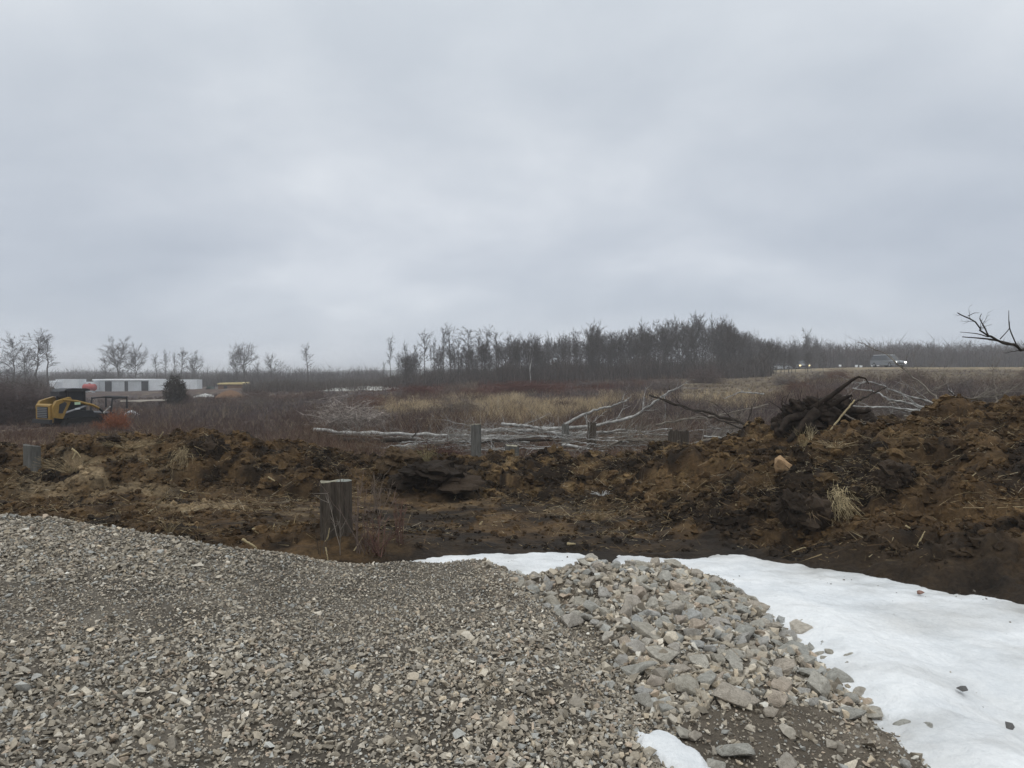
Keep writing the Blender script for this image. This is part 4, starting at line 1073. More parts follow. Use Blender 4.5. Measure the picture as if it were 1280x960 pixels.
# grass tufts and clods one can point at
def tuft(px, py, w, h, label, c=(.30, .235, .14), hang=False, n=90, d=None):
    gx, gy = ground_at(px, py) if d is None else ((px - 640) / F * d, d)
    z0 = float(surf_z(gx, gy)[0]); W = w / F * gy; Hh = h / F * gy
    mb = MB(); k = rng.random(n); a = rng.random(n) * 6.28; r = W / 2 * np.sqrt(rng.random(n))
    A = np.stack([r * .35 * np.cos(a), r * .35 * np.sin(a), np.full(n, 0.0)], -1)
    up = Hh * (.4 + .6 * rng.random(n)) * (-.8 if hang else 1)
    B = A + np.stack([r * 1.5 * np.cos(a), -abs(r * np.sin(a)) if hang else r * np.sin(a), up], -1)
    if hang:
        A = rng.normal(0, 1, (n, 3)) * [W * .17, .05, Hh * .16] + [0, -.05, .08]
        B = A + np.stack([rng.normal(0, .38 * W, n), -Hh * (.15 + .5 * rng.random(n)), -Hh * (.85 * rng.random(n) - .12)], -1)
    mid = (A + B) / 2 + [0, 0, (.05 if hang else .12) * Hh] + rng.normal(0, .06 * Hh, (n, 3))
    cc = np.array(c) * (.6 + .8 * rng.random((n, 1)))
    mb.sliver(A, mid, .004, cc); mb.sliver(mid, B, .003, cc); mb.sliver(B, mid, .002, cc)
    o = mb.build('grass_tuft', M_twig, color=True); o.location = (gx, gy, z0 + .02); return tag(o, label, 'grass tuft')
tuft(1045, 628, 32, 45, 'pale dead grass tuft hanging in the middle of the right bank', hang=True, n=150, c=(.42, .34, .2))
tuft(1095, 618, 34, 20, 'brownish dead grass tuft right of the pale hanging one', hang=True, c=(.20, .15, .09))
tuft(232, 572, 26, 32, 'tan dead grass tuft drooping from the left bank', hang=True, n=140)
tuft(90, 592, 50, 20, 'matted straw tuft low on the left bank', n=160)
tuft(160, 562, 50, 12, 'straw tuft lying along the top of the left bank', n=120)
tuft(1013, 552, 12, 22, 'bleached upright stalks before the rootball', c=(.48, .4, .26), n=22)
tuft(1003, 560, 18, 26, 'short tan stalks at the left foot of the rootball', c=(.25, .2, .11), n=40)
tuft(1045, 565, 40, 10, 'flattened pale straw below the rootball', c=(.4, .32, .2), n=60)
tuft(212, 668, 20, 20, 'yellowish grass tuft at the gravel edge on the left', n=60)
tuft(534, 578, 20, 22, 'olive tan grass tuft on the dark clod', c=(.26, .22, .12), n=80)
tuft(752, 622, 18, 6, 'small white scrap of frozen grass on the flat soil', c=(.6, .6, .58), n=50)
tuft(748, 652, 16, 10, 'small tan tuft on the flat soil before the bank', c=(.24, .18, .1), n=60)
def clod(px, py, w, hh, label, sd, c=(.030, .021, .014)):
    gx, gy = ground_at(px, py); z0 = float(surf_z(gx, gy)[0]); sx, sy, sz = w / F * gy, w / F * gy * .8, hh / F * gy
    mb = MB(); r = np.random.default_rng(sd)
    for i in range(7):
        V, T = lump(sd * 7 + i, .5, 4 if i < 3 else 3); k = 1 if i == 0 else r.uniform(.35, .65)
        V = V * (1 + .16 * fbm(V[:, 0] * 14 + V[:, 2] * 6, V[:, 1] * 14 - V[:, 2] * 9, sd + i, 4))[:, None]
        o_ = np.zeros(3) if i == 0 else np.array((r.uniform(-.4, .4) * sx, -r.uniform(.0, .35) * sy, r.uniform(-.25, .35) * sz))
        mb.add(V * (sx * k, sy * k, sz * k) + o_, T, np.array(c) * r.uniform(.6, 1.7))
    o = mb.build('soil_clod', M_clod, color=True); o.location = (gx, gy, z0 + sz * .25)
    n = int(60 + w * 3); q = r.normal(size=(n, 3)); q /= np.linalg.norm(q, axis=1)[:, None]; q[:, 2] = np.abs(q[:, 2]) * .8
    A = q * [sx * .48, sy * .45, sz * .5]; B = A + q * .05 + r.normal(0, .07, (n, 3)) - [0, .03, .04]
    mb = MB(); mb.sliver(A, B, .004, np.array((.17, .12, .07)) * r.uniform(.4, 1.7, (n, 1))); mb.build('dead_roots', M_twig, o, color=True)
    return tag(o, label, 'clod')
clod(263, 568, 34, 30, 'black clod sticking up on the left bank crest', 11)
clod(548, 603, 78, 30, 'big dark overhanging clod of peaty soil in the middle', 12)
clod(1002, 655, 50, 44, 'black wet clod at the foot of the right bank', 13)
clod(140, 552, 22, 10, 'small dark clod with a hollow on the left bank', 14)
clod(500, 585, 40, 26, 'brown clod left of the big overhanging one', 15, (.06, .04, .022))
clod(1120, 606, 48, 34, 'dark clod set in the right bank face', 16)

# saplings around the big stump
def sapling(px, py, h, n, label, c=(.12, .09, .075), w=.5, d=None):
    gx, gy = ground_at(px, py) if d is None else ((px - 640) / F * d, d); z0 = float(surf_z(gx, gy)[0]); Hh = h / F * gy
    mb = MB()
    for i in range(n):
        a = rng.random() * 6.28; ln = Hh * rng.uniform(.6, 1); s = np.linspace(0, 1, 7)[:, None]
        v = np.array((math.cos(a) * w * rng.random(), math.sin(a) * w * rng.random(), 1.)); Q = s * v * ln + np.cumsum(rng.normal(0, .02 * ln, (7, 3)), 0) * s
        Q[:, :2] += rng.normal(0, .05, 2); cc = np.array(c) * rng.uniform(.7, 1.4)
        mb.tube(Q, np.linspace(.006, .002, 7), 3, cc, cap=False)
        for j in range(7):
            k = rng.integers(1, 7); v2 = v + rng.normal(0, .5, 3); v2 /= np.linalg.norm(v2); l2 = ln * rng.uniform(.12, .35)
            mb.tube([Q[k], Q[k] + v2 * l2 * .5 + rng.normal(0, .01, 3), Q[k] + v2 * l2], [.003, .0025, .001], 3, cc, cap=False)
    o = mb.build('sapling', M_twig, color=True); o.location = (gx, gy, z0 - .02); return tag(o, label, 'shrub')
sapling(452, 690, 96, 11, 'thin leafless shrub growing against the right side of the big stump')
sapling(470, 640, 62, 9, 'thin leafless shrub on the bank behind the big stump', (.18, .14, .11))
sapling(500, 680, 60, 9, 'low reddish leafless shrub at the gravel edge right of the stump', (.12, .07, .055))
sapling(470, 692, 45, 16, 'tangled low reddish bush between stump and snow strip', (.10, .055, .045), 1.2)
sapling(424, 690, 80, 2, 'pair of thin grey shoots crossing the front of the stump', (.22, .19, .16), .3)
sapling(395, 695, 55, 5, 'few thin shoots left of the stump foot', (.10, .08, .06))

# ------------------------------------------------------------------ larger shrubs and brush piles in the field
def shrub(px, py, w, h, d, label, c, n=1400, cat='shrub', name='shrub', flat=False, wid=.008, evergreen=False, lean=0):
    gx = (px - 640) / F * d; z0 = zg(gx, d); W = w / F * d; Hh = h / F * d
    mb = MB(); a = rng.random(n) * 6.28; r = rng.random(n)
    C0 = np.stack([np.cos(a) * r * W * .12, np.sin(a) * r * W * .12, r * 0], -1)
    ph = np.arccos(rng.random(n) * .95)
    tip = np.stack([np.cos(a) * np.sin(ph) * W * .5, np.sin(a) * np.sin(ph) * W * .4, np.cos(ph) * Hh], -1) * (.55 + .5 * rng.random((n, 1)))
    tip *= (1 + .3 * fbm(a * 2, ph * 3, 17, 3))[:, None]
    if evergreen:
        q = rng.normal(size=(n, 3)); q /= np.linalg.norm(q, axis=1)[:, None]; q *= (rng.random((n, 1))**.4)
        tip = q * [W * .42, W * .42, Hh * .46] * (1 + .35 * fbm(q[:, 0] * 3, q[:, 2] * 3 + q[:, 1], 3, 3))[:, None]; tip[:, :2] *= (1.05 - .25 * (q[:, 2:3] * .5 + .5)); tip += [0, 0, Hh * .5]
    tip[:, 0] += lean * tip[:, 2]
    cc = np.array(c) * (.6 + .8 * rng.random((n, 1)))
    k = n // 3
    mb.sliver(C0[:k], tip[:k], wid, cc[:k])
    st = C0[k:] + (tip[k:] - C0[k:]) * (.4 + .5 * rng.random((n - k, 1)))
    if evergreen: st = tip[k:] * .9 + [0, 0, Hh * .05]
    en = st + (rng.normal(0, .12 if not evergreen else .05, (n - k, 3)) + [0, 0, .1]) * np.array((W, W, Hh)) * .8
    mb.sliver(st, en, wid * (2.2 if evergreen else .8), cc[k:])
    for _ in range(3):
        st2 = st + (en - st) * rng.random((n - k, 1)); en2 = st2 + rng.normal(0, .07, (n - k, 3)) * np.array((W, W, Hh))
        mb.sliver(st2, en2, wid * (2.5 if evergreen else .7), cc[k:])
    o = mb.build(name, M_twig, color=True); o.location = (gx, d, z0 - .05)
    return tag(o, label, cat)
shrub(20, 535, 110, 70, 36, 'large leafless grey-brown thicket bush at the left frame edge', (.10, .078, .074), 3600)
shrub(-25, 535, 100, 85, 38, 'tall leafless bush cut by the left frame edge', (.10, .075, .07), 3000)
shrub(30, 505, 70, 36, 44, 'dark reddish bush behind the left thicket above the loader', (.13, .055, .045), 1800)
shrub(218, 506, 36, 40, 62, 'dark round evergreen bush before the white shed', (.06, .05, .042), 1100, evergreen=True, wid=.012)
shrub(228, 503, 26, 32, 64, 'reddish leafless bush behind the round evergreen', (.11, .075, .065), 1200)
shrub(145, 540, 46, 34, 30, 'rusty orange bush at the front of the loader', (.26, .10, .05), 1300)
shrub(120, 535, 22, 18, 30.2, 'small rusty brown bush under the loader arm', (.18, .08, .045), 500)
shrub(450, 540, 130, 58, 26, 'pile of long grey branches leaning left behind the birch log', (.30, .26, .23), 1500, 'brush pile', 'brush_pile', lean=-.5, wid=.012)
shrub(520, 496, 56, 20, 70, 'low dark red bush at the left end of the golden grass', (.10, .04, .03), 1500)
shrub(655, 494, 100, 20, 70, 'wide low reddish brush pile behind the golden grass', (.10, .042, .032), 2600, 'brush pile', 'brush_pile')
shrub(735, 486, 60, 12, 80, 'grey low brush pile in front of the middle wood', (.13, .11, .10), 900, 'brush pile', 'brush_pile')
shrub(882, 486, 70, 30, 75, 'rounded brownish bare bush before the right part of the wood', (.12, .09, .08), 1800)
shrub(1245, 520, 100, 60, 24, 'wide grey leafless bush behind the right bank', (.13, .11, .10), 2600)
shrub(1130, 518, 110, 38, 24, 'low grey leafless bush behind the jagged white branches', (.12, .10, .09), 2200)
shrub(920, 545, 130, 32, 20, 'grey twiggy bush between the wide stump and rootball', (.13, .11, .10), 2600)
shrub(545, 585, 90, 42, 16.5, 'dark red-brown low bush behind the overhanging clod', (.085, .045, .035), 1500)

for i in range(24):
    d = random.uniform(26, 78); u = random.choice((random.uniform(300, 620), random.uniform(700, 1000), random.uniform(1000, 1290))); py = 465 + (2.2 - zg((u - 640) / F * d, d)) * 900 / d; w = random.uniform(1.6, 4.0) * 900 / d
    shrub(u, py, w, w * random.uniform(.3, .5), d, 'low leafless brown or grey bush scattered in the open field', random.choice([(.13, .07, .05), (.15, .125, .11), (.11, .075, .062)]), 900)
for o in COL.objects:
    if o.get('label') == 'low leafless brown or grey bush scattered in the open field': o['group'] = 'low bushes in the field'

# ------------------------------------------------------------------ far yard: shed, trailers, tank, vehicles
M_white = simple('white_painted_steel', (.62, .64, .66), .6, .3, .10, .6)
M_whitegrey = simple('dull_white_siding', (.42, .44, .46), .7, .3, .15, .5)
M_roofw = simple('white_roof', (.80, .81, .82), .6, .3, .05, .5)
M_darkopen = simple('dark_opening', (.03, .03, .033), .9, .1, .2, 1)
M_red = simple('red_tank_paint', (.32, .045, .04), .5, .4, .15, 1)
M_black = simple('black_steel', (.018, .018, .02), .5, .4, .2, 6)
M_rubber = simple('rubber', (.02, .019, .018), .85, .2, .3, 10)
M_yel = simple('yellow_paint', (.26, .155, .028), .55, .4, .15, 4)
M_cream = simple('cream_roof', (.62, .50, .24), .6, .3, .1, 1)
M_brownpaint = simple('brown_siding', (.16, .09, .05), .8, .2, .2, 1)
M_green = simple('dark_green_paint', (.03, .06, .045), .6, .3, .2, 2)
M_glass = simple('dark_glass', (.02, .024, .028), .12, .6, .1, 1)
M_grey = simple('grey_paint', (.20, .21, .22), .5, .4, .1, 1)
M_chrome = simple('steel', (.30, .30, .31), .4, .5, .1, 2, .6)
def place(px0, px1, py0, py1, d):
    a = at(px0, py1, d); b_ = at(px1, py0, d)
    return a, b_[0] - a[0], b_[2] - a[2]
def van_box(px0, px1, py0, py1, d, label, m, name, cat, depth=2.6, bays=(), roof=None, group=None, wheels=True):
    a, w, h = place(px0, px1, py0, py1, d); gz = zg(a[0] + w / 2, d)
    e = empty(name, (a[0] + w / 2, d, min(gz, a[2])), label, cat, group); zb = a[2] - e.location.z
    mb = MB(); mb.box((0, depth / 2, zb + h / 2), (w, depth, h))
    x = -w / 2 + .6
    while x < w / 2 - .3: mb.box((x, -.03, zb + h / 2), (.08, .06, h * .96)); x += 1.2
    mb.box((-w / 2 + .05, -.04, zb + h / 2), (.14, .08, h)); mb.box((w / 2 - .05, -.04, zb + h / 2), (.14, .08, h)); mb.box((0, -.02, zb + .12), (w, .05, .2))
    mb.build('body', m, e)
    if roof: mb = MB(); mb.box((0, depth / 2, zb + h + .12), (w + .3, depth + .4, .24)); mb.build('roof', roof, e)
    for b0, b1 in bays:
        ba = at(b0, py0, d)[0] - e.location.x; bb = at(b1, py0, d)[0] - e.location.x
        mb = MB(); mb.box(((ba + bb) / 2, -.05, zb + h * .46), (bb - ba, .16, h * .92)); mb.build('bay_opening', M_darkopen, e)
    if wheels:
        for wx in (-w / 2 + 1, -w / 2 + 2.1, w / 2 - 1.2):
            mb = MB(); mb.tube([(wx, .2, .35), (wx, .5, .35)], .42, 14); mb.build('wheel', M_rubber, e)
    return e
van_box(70, 98.5, 474, 490, 148, 'white box trailer behind the loader, left of the red tank', M_white, 'box_trailer', 'trailer')
van_box(100, 117, 477.5, 490, 150, 'white box trailer directly behind the red tank', M_white, 'box_trailer', 'trailer')
van_box(117, 186, 475.5, 490, 152, 'long white-roofed shed with dark open bays', M_whitegrey, 'storage_shed', 'shed', 7, [(131.5, 139.5), (156, 160), (177, 185.5)], M_roofw, wheels=False)
van_box(187, 208, 475, 490.5, 150, 'long white trailer right of the shed, left of the evergreen', M_white, 'box_trailer', 'trailer')
van_box(210.5, 246, 474.5, 489.5, 150, 'white trailer emerging right of the round evergreen', M_white, 'box_trailer', 'trailer')
# white truck cab
a, w, h = place(53, 69, 476, 490, 140)
e = empty('truck', (a[0] + w / 2, 140, a[2]), 'pale truck with boxy cab left of the white trailers', 'truck')
mb = MB(); mb.prism([(-w / 2, .5), (w / 2, .5), (w / 2, h * .95), (-w * .1, h), (-w * .32, h * .62), (-w / 2, h * .55)], 0, 2.3); mb.build('body', M_white, e)
mb = MB(); mb.prism([(-w * .27, h * .64), (w * .05, h * .64), (w * .05, h * .9), (-w * .1, h * .9)], -.03, 0); mb.build('window', M_glass, e)
for wx in (-w * .3, w * .3): mb = MB(); mb.tube([(wx, -.05, .45), (wx, .3, .45)], .5, 14); mb.build('wheel', M_rubber, e)
# red tank
a, w, h = place(104, 120, 480, 488.5, 138)
e = empty('storage_tank', (a[0] + w / 2, 138, a[2] - .7), 'red horizontal cylinder tank before the white trailers', 'tank')
mb = MB(); s = [0, .1, .25, w - .25, w - .1, w]; mb.tube([(k - w / 2, 0, .7 + h / 2) for k in s], [h * .25, h * .42, h * .5, h * .5, h * .42, h * .25], 18); mb.build('shell', M_red, e, smooth=True)
for k in (-w * .3, w * .3): mb = MB(); mb.box((k, 0, .35), (.2, .8, .8)); mb.build('saddle', M_whitegrey, e)
mb = MB(); mb.tube([(0, 0, .7 + h), (0, 0, .85 + h)], .2, 10); mb.build('hatch', M_red, e)
# flatbed, green machine, yellow-roofed shelter
a, w, h = place(246, 262, 486.5, 489.5, 148)
e = empty('flatbed_trailer', (a[0] + w / 2, 148, a[2] - .4), 'dark low flatbed trailer right of the white trailers', 'trailer')
mb = MB(); mb.box((0, 1.2, .55), (w, 2.4, .25)); mb.box((w / 2 - .1, 1.2, 1.0), (.12, 2.4, .8)); mb.build('deck', M_black, e)
for k in (-w * .3, -w * .05): mb = MB(); mb.tube([(k, -.05, .3), (k, .25, .3)], .38, 12); mb.build('wheel', M_rubber, e)
a, w, h = place(257, 270, 481, 492, 142)
e = empty('tractor', (a[0] + w / 2, 142, a[2]), 'small dark green tractor beside the yellow-roofed shelter', 'tractor')
mb = MB(); mb.prism([(-w / 2, .4), (w * .45, .4), (w * .45, 1.0), (0, 1.05), (-w * .05, h * .8), (-w * .35, h * .8), (-w * .45, 1.0)], 0, 1.2); mb.build('body', M_green, e)
mb = MB(); mb.tube([(w * .3, .3, 1.0), (w * .3, .3, h * 1.1)], .06, 6); mb.build('exhaust', M_black, e)
for k, r in ((-w * .25, .6), (w * .32, .38)): mb = MB(); mb.tube([(k, -.15, r), (k, .2, r)], r, 14); mb.build('wheel', M_rubber, e)
a, w, h = place(272, 305, 478.5, 487, 140)
e = empty('shelter', (a[0] + w / 2, 140, a[2] - .3), 'low brown shelter with a cream yellow roof', 'shelter')
mb = MB(); mb.box((0, 1.5, (h + .1) / 2), (w * .95, 3, h + .1)); mb.build('wall', M_brownpaint, e)
mb = MB(); mb.prism([(-w / 2, h), (w / 2, h), (w / 2, h + .28), (w / 2 - .3, h + .42), (-w / 2 + .5, h + .30), (-w / 2, h + .1)], -.3, 3.3); mb.build('roof', M_cream, e)
mb = MB(); mb.box((-w * .2, -.03, h * .4), (w * .12, .06, h * .7)); mb.build('door', M_darkopen, e)
# dirt mound, track, white heaps
def mound(px, py, w, h, d, label, c, name, cat):
    gx = (px - 640) / F * d; W = w / F * d; Hh = h / F * d
    dg = np.linspace(18, 240, 900); gz_ = h_near((px - 640) / F * dg, dg) + .12 * fbm((px - 640) / F * dg * .35, dg * .35, 61, 3); rz_ = np.array([at(px, py, q)[2] for q in dg]); d = float(dg[np.argmax(rz_ <= gz_ + .02)]) if (rz_ <= gz_ + .02).any() else d
    gx = (px - 640) / F * d; W = w / F * d; Hh = h / F * d
    t = np.linspace(-1, 1, 40); X, Y = np.meshgrid(t, t); r = np.sqrt(X**2 + Y**2) + .15 * fbm(X * 2 + px, Y * 2, 5, 3)
    Z = Hh * np.clip(1 - r, -.1, 1)**1.0 * 1.0; 
    Z = np.where(r > 1, -.15, Hh * (1 - np.clip(r, 0, 1)**1.5) + .06 * Hh * fbm(X * 6, Y * 6, 6, 3))
    o = link(name, grid_mesh(name, X * W / 2, Y * W / 2, Z, np.tile(c, X.shape + (1,))), M_clod); o.location = (gx, d, at(px, py, d)[2]); return tag(o, label, cat)
mound(287, 497, 36, 10, 120, 'rusty brown dirt mound below the yellow-roofed shelter', (.17, .10, .06), 'dirt_mound', 'mound')
mound(256, 496, 26, 4, 122, 'flat white heap left of the rusty dirt mound', (.62, .61, .58), 'snow_heap', 'heap')
mound(164, 519, 20, 6, 38, 'small white snow heap right of the loader head', (.75, .77, .78), 'snow_heap', 'heap')
mound(465, 486, 110, 3.5, 150, 'thin pale strip of old snow far across the field', (.5, .49, .45), 'snow_heap', 'heap')
# pale track through the field
uu = np.linspace(150, 212, 30); dd = np.linspace(62, 66, 6); U, D = np.meshgrid(uu, dd); Xg = (U - 640) / F * D
link('track', grid_mesh('track', Xg, D, h_near(Xg, D) + .55 + .05 * fbm(Xg, D, 9, 2), np.tile((.27, .24, .2), U.shape + (1,))), M_field, kind='structure')

# road on its low embankment
RU = np.array([880, 905, 960, 1040, 1150, 1300, 1600], float); RD = np.array([215, 195, 168, 142, 124, 112, 100], float)
uu = np.linspace(880, 1600, 120); dd = np.interp(uu, RU, RD); cen = np.stack([(uu - 640) / F * dd, dd], -1)
tn = np.gradient(cen, axis=0); tn /= np.linalg.norm(tn, axis=1)[:, None]; nn = np.stack([-tn[:, 1], tn[:, 0]], -1)
zc = np.array([zg(*c) for c in cen]) + .35
rows = []
for off, dz in ((-9, -1.2), (-5, -.05), (-3.6, 0), (3.6, 0), (5, -.05), (9, -1.2)):
    p = cen + nn * off; rows.append(np.c_[p, zc + dz])
R_ = np.array(rows)
link('roadside_verge', grid_mesh('roadside_verge', R_[..., 0], R_[..., 1], R_[..., 2], np.tile((.24, .19, .12), R_.shape[:2] + (1,))), M_field, kind='structure')
rd = np.array([np.c_[cen + nn * o, zc + .02] for o in (-3.5, 3.5)])
link('road', grid_mesh('road', rd[..., 0], rd[..., 1], rd[..., 2]), simple('road_asphalt', (.11, .11, .11), .8, .3, .15, 2), kind='structure')
for o in (-3.2, 3.2):
    rd = np.array([np.c_[cen + nn * k, zc + .026] for k in (o - .07, o + .07)])
    link('road_marking', grid_mesh('road_marking', rd[..., 0], rd[..., 1], rd[..., 2]), simple('road_paint', (.7, .7, .68), .7, .3, .1, 2), kind='structure')
def road_pt(u, off=0):
    i = int(np.argmin(abs(uu - u))); p = cen[i] + nn[i] * off
    return p[0], p[1], zc[i] + .03, math.atan2(tn[i][1], tn[i][0])
# cars
m, nt, b = mat('headlight_white'); b.inputs['Emission Color'].default_value = (1, .97, .9, 1); b.inputs['Emission Strength'].default_value = 30; M_lampw = m; b.inputs['Emission Strength'].default_value = 5
m, nt, b = mat('headlight_warm'); b.inputs['Emission Color'].default_value = (1, .78, .35, 1); b.inputs['Emission Strength'].default_value = 22; M_lampy = m; b.inputs['Emission Strength'].default_value = 2.2; b.inputs['Emission Color'].default_value = (1, .72, .28, 1)
def car(u, off, yaw, label, body, lamp, L=4.7, Wd=1.85, Ht=1.5, roofm=None, suv=False, s=1.0, lampoff=None):
    x, y, z, _ = road_pt(u, off)
    e = empty('parked_car' if lamp is None else 'car', (x, y, z), label, 'car', None, yaw); e.scale = (s, s, s)
    hw = Wd / 2
    low = [(-L / 2, .3), (L / 2, .3), (L / 2, .72), (L * .46, .86), (L * .24, .98), (-L / 2 + .05, 1.0 if suv else .95)]
    mb = MB(); mb.prism(low, -hw, hw); mb.build('body', body, e)
    cab = [(L * .24, .96), (L * .10, Ht), (-L * (.44 if suv else .30), Ht), (-L * (.49 if suv else .42), .97)]
    mb = MB(); p = np.array(cab); n = 4
    V = np.vstack([np.c_[p[:, 0], [-hw * .95, -hw * .78, -hw * .78, -hw * .95], p[:, 1]], np.c_[p[:, 0], [hw * .95, hw * .78, hw * .78, hw * .95], p[:, 1]]])
    mb.add(V, [(0, 3, 2, 1), (4, 5, 6, 7), (0, 1, 5, 4), (1, 2, 6, 5), (2, 3, 7, 6)]); mb.build('window', M_glass, e)
    mb = MB(); mb.box((-L * .13 if not suv else -L * .17, 0, Ht + .02), (L * (.5 if suv else .38), Wd * .76, .07)); mb.build('roof', roofm or body, e)
    for wx in (-L * .32, L * .32):
        for sy in (-1, 1):
            mb = MB(); mb.tube([(wx, sy * hw * .82, .34), (wx, sy * hw * 1.02, .34)], .34, 16); t = mb.build('wheel', M_rubber, e)
            mb = MB(); mb.tube([(wx, sy * hw * 1.0, .34), (wx, sy * hw * 1.04, .34)], .19, 12); mb.build('rim', M_chrome, t)
    for sy in (-1, 1):
        mb = MB(); V, T = lump(2, .02, 2); mb.add(V * (.12, .36, .24) + (L / 2 + .02, sy * hw * .74, .68), T); mb.build('headlight', lamp or M_chrome, e, smooth=True)
    mb = MB(); mb.box((L / 2 + .01, 0, .5), (.06, Wd * .5, .2)); mb.build('grille', M_black, e)
    return e
car(1112, 0, -math.radians(82), 'pale-roofed van with bright white headlights driving on the road', M_grey, M_lampw, 5.4, 2.0, 1.75, M_roofw, True, 1.25)
car(996, 1.6, -math.radians(106), 'car with glowing yellow headlights farther along the road', M_grey, M_lampy, s=1.3)
car(963, 1.6, math.radians(172), 'dark car seen side-on at the far left of the road', M_black, None, roofm=M_white)
car(982, -1.5, math.radians(175), 'low white car between the dark car and the yellow headlights', M_white, None, Ht=1.3)
for u, py, lb in [(1011, 457, 'first pale roadside marker right of the yellow headlights'), (1029, 457.5, 'second pale roadside marker right of the yellow headlights'),
                  (1044, 458, 'brightest pale roadside marker in the middle of the row'), (1058.5, 456.5, 'fourth pale roadside marker in the row'), (1067, 456, 'last pale roadside marker before the van')]:
    x, y, z, _ = road_pt(u, 6.5); zt = at(u, py, y)[2]
    e = empty('roadside_marker', (x, y, z - .4), lb, 'marker')
    mb = MB(); mb.tube([(0, .03, 0), (0, .03, zt - z + .4)], .05, 6); mb.build('post', M_chrome, e)
    mb = MB(); mb.box((0, 0, zt - z + .4), (.55, .04, .42)); mb.build('sign_panel', M_roofw, e)

# ------------------------------------------------------------------ tracked loader with mulching head
LD = 33.0; ox = -20.25
e = empty('track_loader', (ox, LD, at(64, 541, LD)[2]), 'yellow and black tracked loader with a black cab clearing brush', 'loader', None, math.radians(60))
e.scale = (.73, .95, .97)
for sy in (-1, 1):
    mb = MB(); th = np.linspace(0, 2 * math.pi, 25)[:-1]
    prof = [(-.75 + .34 * math.cos(t), .38 + .34 * math.sin(t)) for t in np.linspace(math.pi / 2, math.pi * 1.5, 9)] + [(.75 + .34 * math.cos(t), .38 + .34 * math.sin(t)) for t in np.linspace(-math.pi / 2, math.pi / 2, 9)]
    mb.prism(prof, sy * .80 - .2, sy * .80 + .2)
    for i in range(14): mb.box((-.95 + i * .145, sy * .8, .03), (.06, .42, .05)); mb.box((-.95 + i * .145, sy * .8, .73), (.06, .42, .05))
    t = mb.build('track', M_rubber, e)
    for wx in (-.75, -.25, .25, .75): mb = MB(); mb.tube([(wx, sy * .99, .36), (wx, sy * 1.03, .36)], .18, 12); mb.build('roller', M_black, t)
mb = MB(); mb.prism([(-1.35, .55), (1.0, .5), (1.15, .8), (1.0, 1.05), (-.6, 1.1), (-1.25, 1.05)], -.55, .55); mb.build('chassis', M_black, e)
# rear bodywork
mb = MB(); mb.prism([(-1.62, .62), (-1.45, .55), (-1.35, 1.35), (-1.5, 1.42), (-1.64, 1.35)], -.62, .62); rdr = mb.build('rear_door', M_yel, e)
mb = MB(); mb.box((-1.64, 0, 1.02), (.06, .86, .52)); mb.build('grille', M_black, rdr)
for i in range(6): 
    mb = MB(); mb.box((-1.69, 0, .82 + i * .08), (.03, .84, .025)); mb.build('louver', M_grey, rdr)
mb = MB(); mb.box((-1.68, 0, .62), (.18, 1.5, .18)); mb.build('bumper', M_black, e)
for sy in (-1, 1):
    # yellow upright tower with dark opening
    mb = MB(); mb.prism([(-1.5, .8), (-1.0, .72), (-.45, 1.62), (-.55, 1.72), (-1.35, 1.55), (-1.55, 1.3)], sy * .68 - .1, sy * .68 + .1); tw = mb.build('side_panel', M_yel, e)
    mb = MB(); mb.prism([(-1.25, 1.0), (-1.05, .98), (-.78, 1.42), (-.9, 1.5), (-1.2, 1.4)], sy * .80 - .02, sy * .80 + .02); mb.build('vent_opening', M_black, tw)
    # lift arm
    mb = MB(); mb.tube([(-1.0, sy * .78, 1.60), (-.2, sy * .80, 1.52), (.8, sy * .80, 1.30), (1.25, sy * .78, 1.12)], [.05, .06, .07, .06], 6); mb2 = MB(); mb2.tube([(1.2, sy * .78, 1.15), (1.5, sy * .76, .95), (1.6, sy * .74, .55)], [.07, .07, .07], 6); mb2.build('lower_arm', M_black, e); mb.build('lift_arm', M_yel, e)
    mb = MB(); mb.tube([(-.8, sy * .72, 1.0), (.5, sy * .74, 1.3)], .05, 8); mb.build('cylinder', M_chrome, e)
# cab
mb = MB()
for cx_, cy_ in ((-.55, -.42), (-.55, .42), (.62, -.42), (.62, .42)): mb.tube([(cx_, cy_, 1.0), (cx_ + (.05 if cx_ < 0 else -.05), cy_, 2.02)], .05, 6)
mb.build('cab_frame', M_black, e)
mb = MB(); mb.box((0.02, 0, 1.52), (1.1, .80, .9)); mb.build('cab_glass', M_glass, e)
mb = MB(); mb.prism([(-.75, 1.98), (.85, 1.98), (.85, 2.04), (.6, 2.10), (-.2, 2.12), (-.6, 2.08)], -.52, .52); mb.build('cab_roof', M_black, e)
mb = MB(); mb.box((-.75, 0, 1.86), (.35, .8, .22)); mb.build('air_unit', M_black, e)
mb = MB(); mb.box((-.22, -.91, 1.42), (.34, .02, .12)); mb.build('decal', simple('pale_green_decal', (.45, .6, .4), .6, .3, .1, 2), e)
mb = MB(); mb.box((-.22, -.91, 1.17), (.30, .02, .07)); mb.build('decal', M_white, e)
